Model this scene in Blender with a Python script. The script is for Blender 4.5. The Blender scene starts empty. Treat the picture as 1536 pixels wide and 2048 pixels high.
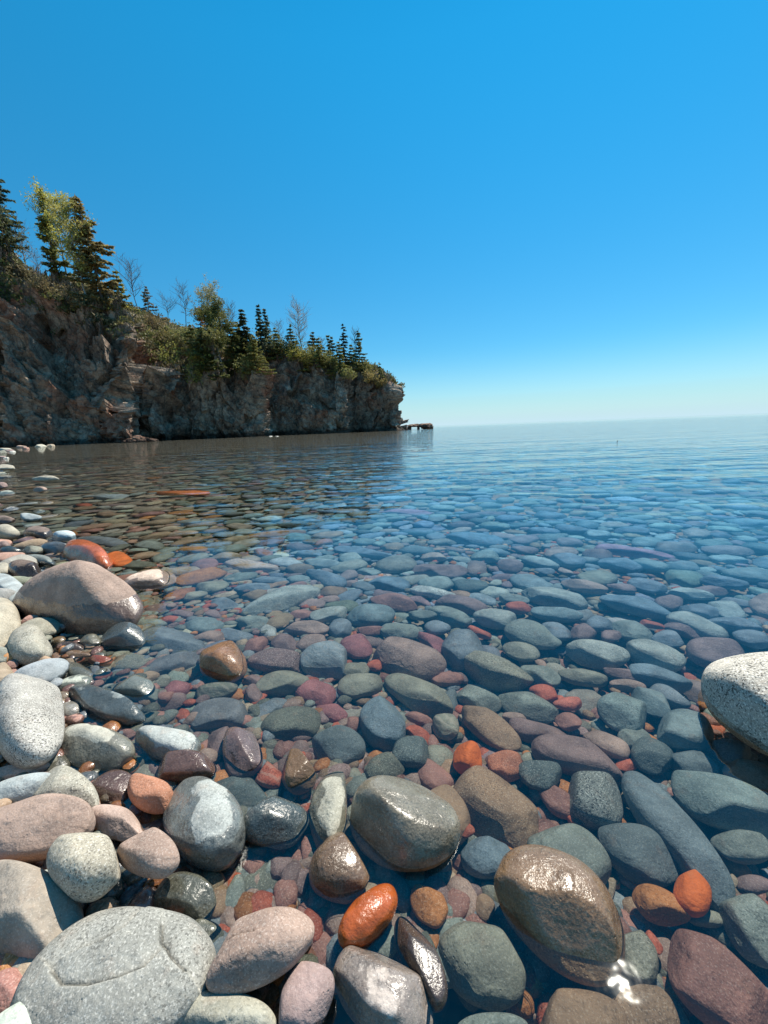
import bpy, bmesh, math, random, time
import numpy as np
from mathutils import Vector, Matrix, noise as mnoise
from mathutils.bvhtree import BVHTree
T0 = time.time()
sc = bpy.context.scene
R = math.radians

# ------------------------------------------------------------------ camera
CAMH = 0.80
FPX, CX, CY = 769.0, 768.0, 1024.0           # photograph pixels
PITCH, ROLL = R(12.39), R(2.15)
fwd = np.array([0, math.cos(PITCH), -math.sin(PITCH)])
up0 = np.array([0, math.sin(PITCH), math.cos(PITCH)])
rt0 = np.array([1.0, 0, 0])
CR = rt0*math.cos(ROLL) - up0*math.sin(ROLL)
CU = up0*math.cos(ROLL) + rt0*math.sin(ROLL)
CP = np.array([0, 0, CAMH])
cd = bpy.data.cameras.new("camera"); cam = bpy.data.objects.new("camera", cd)
sc.collection.objects.link(cam); sc.camera = cam
cd.sensor_fit = 'VERTICAL'; cd.sensor_height = 36.0; cd.lens = 36.0*FPX/2048.0
cd.clip_start = 0.02; cd.clip_end = 60000
cam.matrix_world = Matrix(((CR[0], CU[0], -fwd[0], 0), (CR[1], CU[1], -fwd[1], 0), (CR[2], CU[2], -fwd[2], CAMH), (0, 0, 0, 1)))

# ------------------------------------------------------------------ world, sun, exposure
SUN_EL, SUN_AZ = R(57.8), R(38.4)
w = bpy.data.worlds.new("World"); sc.world = w; w.use_nodes = True
nt = w.node_tree; nt.nodes.clear()
sky = nt.nodes.new('ShaderNodeTexSky'); sky.sky_type = 'NISHITA'; sky.sun_disc = False
sky.sun_elevation = SUN_EL; sky.sun_rotation = SUN_AZ
sky.altitude = 200; sky.air_density = 1.0; sky.dust_density = 0.0; sky.ozone_density = 1.6
hs = nt.nodes.new('ShaderNodeHueSaturation'); hs.inputs['Saturation'].default_value = 1.38; hs.inputs['Hue'].default_value = 0.481
bg = nt.nodes.new('ShaderNodeBackground'); bg.inputs['Strength'].default_value = 0.125
wo = nt.nodes.new('ShaderNodeOutputWorld')
hs.inputs['Saturation'].default_value = 1.43
# thin haze lying along the horizon, over the Nishita sky
wtc = nt.nodes.new('ShaderNodeTexCoord'); wsx = nt.nodes.new('ShaderNodeSeparateXYZ'); nt.links.new(wtc.outputs['Generated'], wsx.inputs[0])
def wmap(lo, hi, a, b, kind='SMOOTHSTEP'):
    n_ = nt.nodes.new('ShaderNodeMapRange'); n_.interpolation_type = kind
    nt.links.new(wsx.outputs['Z'], n_.inputs[0])
    for k_, v_ in zip((1, 2, 3, 4), (lo, hi, a, b)): n_.inputs[k_].default_value = v_
    return n_.outputs[0]
low = nt.nodes.new('ShaderNodeVectorMath'); low.operation = 'MULTIPLY'; nt.links.new(hs.outputs[0], low.inputs[0])
lowc = nt.nodes.new('ShaderNodeCombineXYZ'); nt.links.new(lowc.outputs[0], low.inputs[1])
for i_, (a_, b_) in enumerate(((0.26, 0.95), (0.50, 0.98), (0.60, 0.97))): nt.links.new(wmap(0.0, 0.62, a_, b_, 'LINEAR'), lowc.inputs[i_])
hz_e = nt.nodes.new('ShaderNodeMath'); hz_e.operation = 'POWER'; nt.links.new(wmap(0.0, 0.19, 1.0, 0.0, 'LINEAR'), hz_e.inputs[0]); hz_e.inputs[1].default_value = 2.0
hmix = nt.nodes.new('ShaderNodeMix'); hmix.data_type = 'RGBA'; nt.links.new(hz_e.outputs[0], hmix.inputs[0]); nt.links.new(low.outputs[0], hmix.inputs[6]); hmix.inputs[7].default_value = (3.35, 4.6, 5.2, 1)
nt.links.new(sky.outputs[0], hs.inputs['Color']); nt.links.new(hmix.outputs[2], bg.inputs[0]); nt.links.new(bg.outputs[0], wo.inputs[0])
sd = bpy.data.lights.new("sun", 'SUN'); sd.energy = 4.8; sd.angle = R(0.53); sd.color = (1.0, 0.93, 0.81)
so = bpy.data.objects.new("sun", sd); sc.collection.objects.link(so)
sdir = Vector((math.sin(SUN_AZ)*math.cos(SUN_EL), math.cos(SUN_AZ)*math.cos(SUN_EL), math.sin(SUN_EL)))
so.rotation_euler = sdir.to_track_quat('Z', 'Y').to_euler(); so.location = (20, 20, 40)
sd.cycles.is_caustics_light = True
sc.view_settings.view_transform = 'Standard'; sc.view_settings.look = 'None'
sc.view_settings.exposure = 0.50; sc.view_settings.gamma = 1.0
cy = sc.cycles
cy.use_denoising = True
cy.max_bounces = 8; cy.diffuse_bounces = 3; cy.glossy_bounces = 3; cy.transmission_bounces = 4; cy.transparent_max_bounces = 8
cy.caustics_refractive = True; cy.caustics_reflective = False
cy.sample_clamp_indirect = 6.0; cy.blur_glossy = 0.5

# ------------------------------------------------------------------ geometry helpers
NW = 1.333
def ray(px, py):
    d = fwd + CR*((px-CX)/FPX) - CU*((py-CY)/FPX)
    return d/np.linalg.norm(d)
def unproj(px, py, z):
    """point of the horizontal plane z that is seen at a photograph pixel, through flat water when z < 0; and the ray there"""
    d = ray(px, py)
    if d[2] > -1e-4: d = np.array([d[0], d[1], -1e-4])
    if z >= 0:
        t = (z-CAMH)/d[2]; p = CP+d*t
        return p, d
    t = -CAMH/d[2]; p = CP+d*t
    h = d[:2]/NW; dz = -math.sqrt(max(1e-6, 1-h@h)); e = np.array([h[0], h[1], dz])
    return p+e*(z/dz), e
def topix(P):
    v = np.asarray(P)-CP; f = v@fwd
    return CX+FPX*(v@CR)/f, CY-FPX*(v@CU)/f
def z_at_pixel_y(X, Y, py, px=None):
    """height z above (X, Y) that shows at image row py"""
    # (v.CU)/(v.fwd) = (CY-py)/FPX with v = (X,Y,z-CAMH)
    k = (CY-py)/FPX
    a = X*CU[0]+Y*CU[1]; b = X*fwd[0]+Y*fwd[1]
    return CAMH + (k*b-a)/(CU[2]-k*fwd[2])
def x_on_row(px, Y, py):
    d = ray(px, py); return d[0]/d[1]*Y

def mesh_obj(name, V, F, mat=None, parent=None, smooth=True, loc=None, link=True):
    me = bpy.data.meshes.new(name)
    V = np.asarray(V, dtype=np.float32); F = np.asarray(F, dtype=np.int32)
    k = F.shape[1]
    me.vertices.add(len(V)); me.vertices.foreach_set('co', V.ravel())
    me.loops.add(F.size); me.loops.foreach_set('vertex_index', F.ravel())
    me.polygons.add(len(F))
    me.polygons.foreach_set('loop_start', np.arange(0, F.size, k, dtype=np.int32))
    me.polygons.foreach_set('loop_total', np.full(len(F), k, dtype=np.int32))
    me.polygons.foreach_set('use_smooth', np.full(len(F), smooth, dtype=bool))
    me.update(calc_edges=True); me.validate()
    if mat: me.materials.append(mat)
    o = bpy.data.objects.new(name, me)
    if loc is not None: o.location = loc
    if parent: o.parent = parent
    if link: sc.collection.objects.link(o)
    return o
def vcol(o, name, C):
    a = o.data.color_attributes.new(name, 'FLOAT_COLOR', 'POINT')
    C = np.asarray(C, dtype=np.float32)
    if C.shape[1] == 3: C = np.hstack([C, np.ones((len(C), 1), np.float32)])
    a.data.foreach_set('color', C.ravel())
def tag(o, label=None, cat=None, group=None, kind=None):
    if label: o['label'] = label
    if cat: o['category'] = cat
    if group: o['group'] = group
    if kind: o['kind'] = kind
    return o
_ico = {}
def ico(n):
    if n not in _ico:
        bm = bmesh.new(); bmesh.ops.create_icosphere(bm, subdivisions=n, radius=1.0)
        V = np.array([v.co[:] for v in bm.verts]); F = np.array([[v.index for v in f.verts] for f in bm.faces]); bm.free()
        _ico[n] = (V/np.linalg.norm(V, axis=1)[:, None], F)
    return _ico[n]

# ------------------------------------------------------------------ node helpers
class NG:
    def __init__(s, mat):
        mat.use_nodes = True; s.t = mat.node_tree; s.t.nodes.clear()
        s.out = s.t.nodes.new('ShaderNodeOutputMaterial')
    def n(s, ty, **kw):
        nd = s.t.nodes.new(ty)
        for k, v in kw.items():
            if k.startswith('_'): setattr(nd, k[1:], v)
        return nd
    def put(s, sock, v):
        if v is None: return
        if isinstance(v, bpy.types.NodeSocket): s.t.links.new(v, sock)
        else:
            if isinstance(v, (tuple, list)) and len(v) == 3 and sock.type == 'RGBA': v = (*v, 1)
            sock.default_value = v
    def math(s, op, a, b=None, c=None, clamp=False):
        nd = s.n('ShaderNodeMath', _operation=op, _use_clamp=clamp)
        s.put(nd.inputs[0], a); s.put(nd.inputs[1], b); s.put(nd.inputs[2], c); return nd.outputs[0]
    def vmath(s, op, a, b=None):
        nd = s.n('ShaderNodeVectorMath', _operation=op); s.put(nd.inputs[0], a); s.put(nd.inputs[1], b); return nd.outputs[0]
    def scale(s, a, f):
        nd = s.n('ShaderNodeVectorMath', _operation='SCALE'); s.put(nd.inputs[0], a); s.put(nd.inputs['Scale'], f); return nd.outputs[0]
    def mix(s, f, a, b, bt='MIX'):
        nd = s.n('ShaderNodeMix', _data_type='RGBA', _blend_type=bt, _clamp_factor=True)
        s.put(nd.inputs[0], f); s.put(nd.inputs[6], a); s.put(nd.inputs[7], b); return nd.outputs[2]
    def noise(s, vec, sc_, det=2, rough=0.5, dist=0.0, dim='3D'):
        nd = s.n('ShaderNodeTexNoise', _noise_dimensions=dim); s.put(nd.inputs['Vector'], vec); s.put(nd.inputs['Scale'], sc_)
        nd.inputs['Detail'].default_value = det; nd.inputs['Roughness'].default_value = rough; nd.inputs['Distortion'].default_value = dist
        return nd.outputs[0]
    def voro(s, vec, sc_, feat='F1', out='Distance', rnd=1.0):
        nd = s.n('ShaderNodeTexVoronoi', _feature=feat); s.put(nd.inputs['Vector'], vec); s.put(nd.inputs['Scale'], sc_)
        nd.inputs['Randomness'].default_value = rnd
        return nd.outputs[out]
    def ramp(s, f, a, b, lo=0.0, hi=1.0, smooth=True):
        nd = s.n('ShaderNodeMapRange', _interpolation_type='SMOOTHSTEP' if smooth else 'LINEAR')
        s.put(nd.inputs[0], f); s.put(nd.inputs[1], a); s.put(nd.inputs[2], b); s.put(nd.inputs[3], lo); s.put(nd.inputs[4], hi)
        return nd.outputs[0]
    def bump(s, h, strength, dist, nrm=None):
        nd = s.n('ShaderNodeBump'); s.put(nd.inputs['Height'], h); s.put(nd.inputs['Strength'], strength); s.put(nd.inputs['Distance'], dist)
        if nrm is not None: s.put(nd.inputs['Normal'], nrm)
        return nd.outputs[0]
    def pbr(s, col, rough, nrm=None, spec=0.5, coat=None, coatr=0.1, sub=None):
        nd = s.n('ShaderNodeBsdfPrincipled'); s.put(nd.inputs['Base Color'], col); s.put(nd.inputs['Roughness'], rough)
        if nrm is not None: s.put(nd.inputs['Normal'], nrm)
        s.put(nd.inputs['Specular IOR Level'], spec)
        if coat is not None: s.put(nd.inputs['Coat Weight'], coat); s.put(nd.inputs['Coat Roughness'], coatr)
        s.t.links.new(nd.outputs[0], s.out.inputs[0]); return nd

def stone_material(name, per_object=True):
    m = bpy.data.materials.new(name); g = NG(m)
    geo = g.n('ShaderNodeNewGeometry'); pos = geo.outputs['Position']
    if per_object:
        oi = g.n('ShaderNodeObjectInfo'); tc = g.n('ShaderNodeTexCoord')
        base = oi.outputs['Color']; rnd = oi.outputs['Random']
        off = g.n('ShaderNodeCombineXYZ'); g.put(off.inputs[0], g.math('MULTIPLY', rnd, 37.0)); g.put(off.inputs[1], g.math('MULTIPLY', rnd, 91.0))
        vec = g.vmath('ADD', tc.outputs['Object'], off.outputs[0])
        at = g.n('ShaderNodeAttribute', _attribute_type='OBJECT', _attribute_name='wetline'); wl = at.outputs['Fac']
        at2 = g.n('ShaderNodeAttribute', _attribute_type='OBJECT', _attribute_name='speckle'); sp = at2.outputs['Fac']
        at3 = g.n('ShaderNodeAttribute', _attribute_type='OBJECT', _attribute_name='banding'); bd = at3.outputs['Fac']
        at4 = g.n('ShaderNodeAttribute', _attribute_type='OBJECT', _attribute_name='grain'); gr = at4.outputs['Fac']
    else:
        at = g.n('ShaderNodeAttribute', _attribute_name='col'); base = at.outputs['Color']; vec = pos
        wl = 0.025; sp = 0.4; bd = 0.0; gr = 220.0
    # broad mottling
    n1 = g.noise(vec, 14.0, 4, 0.6)
    col = g.mix(g.ramp(n1, 0.3, 0.7), g.scale(base, 0.78), g.scale(base, 1.18))
    n1b = g.noise(g.vmath('ADD', vec, (5.3, 1.7, 9.1)), 30.0, 3, 0.6)
    col = g.mix(g.math('MULTIPLY', g.ramp(n1b, 0.55, 0.75), 0.35), col, g.mix(0.6, base, (0.42, 0.27, 0.18)))
    # salt and pepper grains
    n2 = g.noise(vec, gr, 2, 0.65); n3 = g.noise(g.vmath('ADD', vec, (3.1, 7.7, 1.9)), g.math('MULTIPLY', gr, 1.5), 1, 0.5)
    n4 = g.noise(g.vmath('ADD', vec, (9.1, 2.7, 4.9)), 150.0, 3, 0.7)
    dark = g.math('MULTIPLY', g.ramp(n2, 0.52, 0.62), g.math('MULTIPLY', sp, g.ramp(g.noise(vec, 9.0, 3, 0.6), 0.38, 0.62, 0.3, 1.0)))
    col = g.mix(dark, col, g.scale(col, 0.2))
    light = g.math('MULTIPLY', g.ramp(n3, 0.55, 0.68), g.math('MULTIPLY', sp, 0.8))
    col = g.mix(light, col, g.mix(0.5, g.scale(col, 1.8), (0.8, 0.77, 0.70)))
    col = g.mix(g.math('MULTIPLY', g.ramp(n4, 0.6, 0.72), 0.25), col, g.scale(col, 0.6))
    # mineral veins / bands
    bn = g.n('ShaderNodeTexWave', _wave_type='BANDS', _bands_direction='DIAGONAL')
    g.put(bn.inputs['Vector'], vec); bn.inputs['Scale'].default_value = 18; bn.inputs['Distortion'].default_value = 7; bn.inputs['Detail'].default_value = 3
    col = g.mix(g.math('MULTIPLY', g.ramp(bn.outputs['Fac'], 0.55, 0.95), bd), col, g.mix(0.55, g.scale(base, 1.25), (0.6, 0.5, 0.42)))
    if per_object:
        ck = g.n('ShaderNodeAttribute', _attribute_name='crack').outputs['Fac']; col = g.mix(g.math('MULTIPLY', ck, .8), col, g.scale(col, .22))
    # wetting: below the stone's own water mark it is soaked and dark
    sz = g.n('ShaderNodeSeparateXYZ'); g.put(sz.inputs[0], pos); z = sz.outputs['Z']
    wn = g.noise(vec, 22.0, 3, 0.5)
    edge = g.math('ADD', wl, g.math('MULTIPLY', g.math('SUBTRACT', wn, 0.5), 0.045))
    dz = g.math('SUBTRACT', z, edge)
    wet = g.ramp(dz, -0.0016, 0.0016, 1.0, 0.0)
    gm = g.n('ShaderNodeGamma'); g.put(gm.inputs[0], col); gm.inputs[1].default_value = 1.28
    under = g.ramp(z, -0.004, 0.004, 1.0, 0.0)
    wcol = g.mix(under, g.scale(gm.outputs[0], 0.53), g.scale(gm.outputs[0], 1.0))
    col = g.mix(wet, col, wcol)
    rough_wet = g.math('ADD', 0.16, g.math('MULTIPLY', n2, 0.22))
    rough = g.mix(wet, (0.86,)*3, rough_wet)
    rough = g.mix(under, rough, (0.7,)*3)
    h = g.math('ADD', g.math('MULTIPLY', n2, 0.35), g.math('ADD', g.math('MULTIPLY', n4, 0.9), g.math('MULTIPLY', n1b, 2.6)))
    pits = g.ramp(g.voro(vec, 130.0), 0.0, 0.28)
    pm = g.ramp(g.noise(vec, 26.0, 2, 0.5), 0.5, 0.66)
    h = g.math('ADD', h, g.math('MULTIPLY', g.math('MULTIPLY', pits, pm), 0.9))
    nr = g.bump(h, 0.75, 0.0022)
    coat = g.math('MULTIPLY', wet, g.math('SUBTRACT', 1.0, under))
    nd = g.pbr(col, rough, nr, spec=g.ramp(coat, 0.0, 1.0, 0.25, 0.5, False), coat=g.math('MULTIPLY', coat, g.ramp(n1, 0.35, 0.62, 0.25, 0.8)), coatr=0.11)
    g.put(nd.inputs['Coat Normal'], g.bump(h, 0.3, 0.0012))
    return m
STONE = stone_material("stone", True)
STONES = stone_material("loose_stones", False)

# ------------------------------------------------------------------ shore and lake bed
_sh_px = [(760, 2300), (640, 2010), (560, 1820), (470, 1640), (400, 1500), (330, 1380), (285, 1270), (262, 1190), (150, 1118), (78, 1078), (18, 1050), (-15, 1012), (-30, 975), (-40, 945)]
SH = [unproj(x, y, 0)[0][:2] for x, y in _sh_px]
SH = [np.array([1.0, -6.0]), np.array([0.5, -1.0])] + SH + [np.array([-18.5, 17.5]), np.array([-26.5, 25.6]), np.array([-37, 37.0]), np.array([-58.0, 56.0]), np.array([-90, 60.0])]
SH = np.array(SH)
def shore_dist(P):
    """signed distance to the shoreline: + over the water, - on the beach"""
    P = np.atleast_2d(P); A = SH[:-1]; B = SH[1:]; best = np.full(len(P), 1e18); sg = np.zeros(len(P))
    for a, b in zip(A, B):
        e = b-a; L = e@e
        t = np.clip(((P-a)@e)/L, 0, 1); q = P-(a+t[:, None]*e); d = (q*q).sum(1)
        s = np.where(e[0]*(P[:, 1]-a[1])-e[1]*(P[:, 0]-a[0]) > 0, -1.0, 1.0)
        m = d < best-1e-12; best = np.where(m, d, best); sg = np.where(m, s, sg)
    return np.sqrt(best)*sg
def bed_z(P):
    d = shore_dist(P)
    w_ = np.where(d > 0, -(0.055+0.17*np.clip(d, 0, 1.2)+0.065*np.clip(d-1.2, 0, 1e9)), -0.055-0.20*d)
    deep = np.where(w_ < -0.9, -0.9-(1.6*(1-np.exp((w_+0.9)/2.0))), w_)
    high = np.where(deep > 0.6, 0.6+0.15*(1-np.exp(-(deep-0.6))), deep)
    return high
def polar_grid(radii, nseg):
    th = np.linspace(0, 2*np.pi, nseg, endpoint=False)
    r = np.asarray(radii); X = np.outer(r, np.sin(th)).ravel(); Y = np.outer(r, np.cos(th)).ravel()
    V = np.vstack([[[0, 0]], np.column_stack([X, Y])])
    i = np.arange(len(r)-1)[:, None]*nseg+1; j = np.arange(nseg)[None, :]; k = (j+1) % nseg
    Q = np.stack([i+j, i+k, i+nseg+k, i+nseg+j], -1).reshape(-1, 4)[:, ::-1]
    T = np.column_stack([np.zeros(nseg, int), 1+k[0], 1+j[0]])
    T = np.column_stack([T, T[:, 2]])
    return V, Q, T
# bed sheet
rad = list(np.arange(0.1, 6, 0.05)); r_ = 6.0
while r_ < 9000: rad.append(r_); r_ *= 1.03
rad.append(30000)
V2, Q, T = polar_grid(rad, 360)
Z = np.clip(bed_z(V2)-0.05, -2.6, 2)
tri = np.vstack([Q[:, [0, 1, 2]], Q[:, [0, 2, 3]], T[:, :3]])
bm_ = bpy.data.materials.new("lake_bed"); g = NG(bm_)
pos = g.n('ShaderNodeNewGeometry').outputs['Position']
vc = g.voro(pos, 9.0, out='Color'); vd = g.voro(pos, 9.0)
v2 = g.voro(pos, 38.0, out='Color'); vd2 = g.voro(pos, 38.0)
sepc = g.n('ShaderNodeSeparateColor'); g.put(sepc.inputs[0], vc)
c1 = g.mix(sepc.outputs[0], (0.20, 0.20, 0.145), (0.42, 0.33, 0.24)); sepd = g.n('ShaderNodeSeparateColor'); g.put(sepd.inputs[0], v2)
c1 = g.scale(c1, .8); c1 = g.mix(g.math('MULTIPLY', sepd.outputs[0], 0.5), c1, g.mix(sepd.outputs[1], (0.08, 0.10, 0.10), (0.28, 0.17, 0.12)))
g.pbr(c1, 0.8, g.bump(g.math('ADD', g.math('MULTIPLY', g.math('SUBTRACT', 1.0, vd), 1.0), g.math('MULTIPLY', vd2, -0.3)), 0.9, 0.04), spec=0.3)
bed = mesh_obj("lake_bed", np.column_stack([V2, Z]), tri, bm_); tag(bed, "stony lake bed sloping down from the cobble beach under clear water", "lake bed", kind='structure')

# ------------------------------------------------------------------ water
rad = list(np.arange(0.12, 4.2, 0.022)); r_ = 4.2; st = 0.022
while r_ < 40: rad.append(r_); st *= 1.022; r_ += st
while r_ < 25000: rad.append(r_); r_ *= 1.06
V2, Q, T = polar_grid(rad, 900)
rng = np.random.default_rng(5)
rr = np.hypot(V2[:, 0], V2[:, 1]); fade = np.clip(1-(rr-6)/14, 0, 1)
Zw = np.zeros(len(V2))
for lam, slope, nW in ((0.95, .010, 5), (0.50, .012, 6), (0.27, .011, 7), (0.15, .007, 6)):
    for _ in range(nW):
        l = lam*rng.uniform(0.8, 1.25); th = rng.normal(0.25, 0.42)      # crests lie across the view
        k = 2*np.pi/l; dx, dy = math.sin(th), math.cos(th)
        mod = 0.55+0.45*np.sin(V2@np.array([rng.normal(0, 1.3), rng.normal(0, 1.3)])+rng.uniform(0, 6.28))
        Zw += slope/k/math.sqrt(nW)*1.5*mod*np.sin(k*(V2[:, 0]*dx+V2[:, 1]*dy)+rng.uniform(0, 6.28))
calm = np.clip(0.35+shore_dist(V2)*0.45, 0.45, 1.0)*(0.8+1.8*np.clip((rr-1.6)/4.0, 0, 1))
Zw *= fade*calm
wm = bpy.data.materials.new("water"); g = NG(wm)
pos = g.n('ShaderNodeNewGeometry').outputs['Position']
mp = g.n('ShaderNodeMapping'); g.put(mp.inputs[0], pos); mp.inputs['Rotation'].default_value = (0, 0, R(8)); mp.inputs['Scale'].default_value = (0.32, 1.0, 1.0)
wv = g.noise(mp.outputs[0], 3.2, 4, 0.55, 0.3); wv2 = g.noise(mp.outputs[0], 0.55, 3, 0.5)
ln = g.n('ShaderNodeVectorMath', _operation='LENGTH'); g.put(ln.inputs[0], pos)
dist = ln.outputs['Value']
amp = g.math('MULTIPLY', g.ramp(dist, 2.0, 14.0, 0.10, 1.0), g.ramp(dist, 25.0, 400.0, 1.0, 0.12))
nr = g.bump(g.math('MULTIPLY', wv, amp), 1.0, 0.045)
nr = g.bump(g.math('MULTIPLY', wv2, amp), 1.0, 0.15, nr)
nr = g.bump(g.math('MULTIPLY', g.noise(g.vmath('ADD', mp.outputs[0], (7, 3, 1)), 1.5, 3, 0.5, 0.2), amp), 1.0, 0.045, nr)
nr = g.bump(g.noise(pos, 24.0, 2, 0.5), 1.0, 0.0004, nr)
gl = g.n('ShaderNodeBsdfRefraction'); gl.inputs['IOR'].default_value = NW; gl.inputs['Roughness'].default_value = 0.0
gl.inputs['Color'].default_value = (0.93, 0.98, 0.99, 1); g.put(gl.inputs['Normal'], nr)
gs = g.n('ShaderNodeBsdfGlossy'); gs.inputs['Roughness'].default_value = 0.020; gs.inputs['Color'].default_value = (0.97, 1, 1, 1); g.put(gs.inputs['Normal'], nr)
fr = g.n('ShaderNodeFresnel'); fr.inputs['IOR'].default_value = 1.56; g.put(fr.inputs['Normal'], nr)
mx = g.n('ShaderNodeMixShader'); g.put(mx.inputs[0], fr.outputs[0]); g.t.links.new(gl.outputs[0], mx.inputs[1]); g.t.links.new(gs.outputs[0], mx.inputs[2])
g.t.links.new(mx.outputs[0], g.out.inputs[0])
tri = np.vstack([Q[:, [0, 1, 2]], Q[:, [0, 2, 3]], T[:, :3]])
water = mesh_obj("lake_water", np.column_stack([V2, Zw]), tri, wm); tag(water, "clear calm lake water with fine ripples reflecting blue sky and cliff", "water", kind='structure')
water.cycles.is_caustics_caster = True
# make sure the sheet faces up
if water.data.polygons[len(water.data.polygons)//2].normal.z < 0: water.data.flip_normals()
if bed.data.polygons[len(bed.data.polygons)//2].normal.z < 0: bed.data.flip_normals()
print("water", round(time.time()-T0, 1))

# ------------------------------------------------------------------ stones
PAL = dict(grn=(.335, .355, .31), lgr=(.46, .465, .41), blu=(.30, .325, .335), dkt=(.195, .22, .205), gry=(.54, .50, .40), brn=(.41, .285, .19),
           pnk=(.48, .35, .285), red=(.52, .18, .11), org=(.82, .25, .065), pur=(.35, .25, .225), olv=(.36, .345, .275), tan=(.50, .40, .29),
           wht=(.70, .66, .57), dkb=(.20, .15, .125), obr=(.56, .27, .11), dol=(.24, .24, .19), gra=(.62, .60, .53), dpk=(.44, .25, .20), lbl=(.50, .56, .56))
CNAME = dict(grn='grey-green', lgr='pale grey-green', blu='slate blue', dkt='dark teal', gry='light grey', brn='brown', pnk='dusty pink', red='brick red', org='bright orange',
             pur='purplish grey', olv='olive grey', tan='tan', wht='white', dkb='dark brown', obr='orange-brown', dol='dark olive', gra='speckled granite', dpk='reddish brown', lbl='pale blue-grey')
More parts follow.
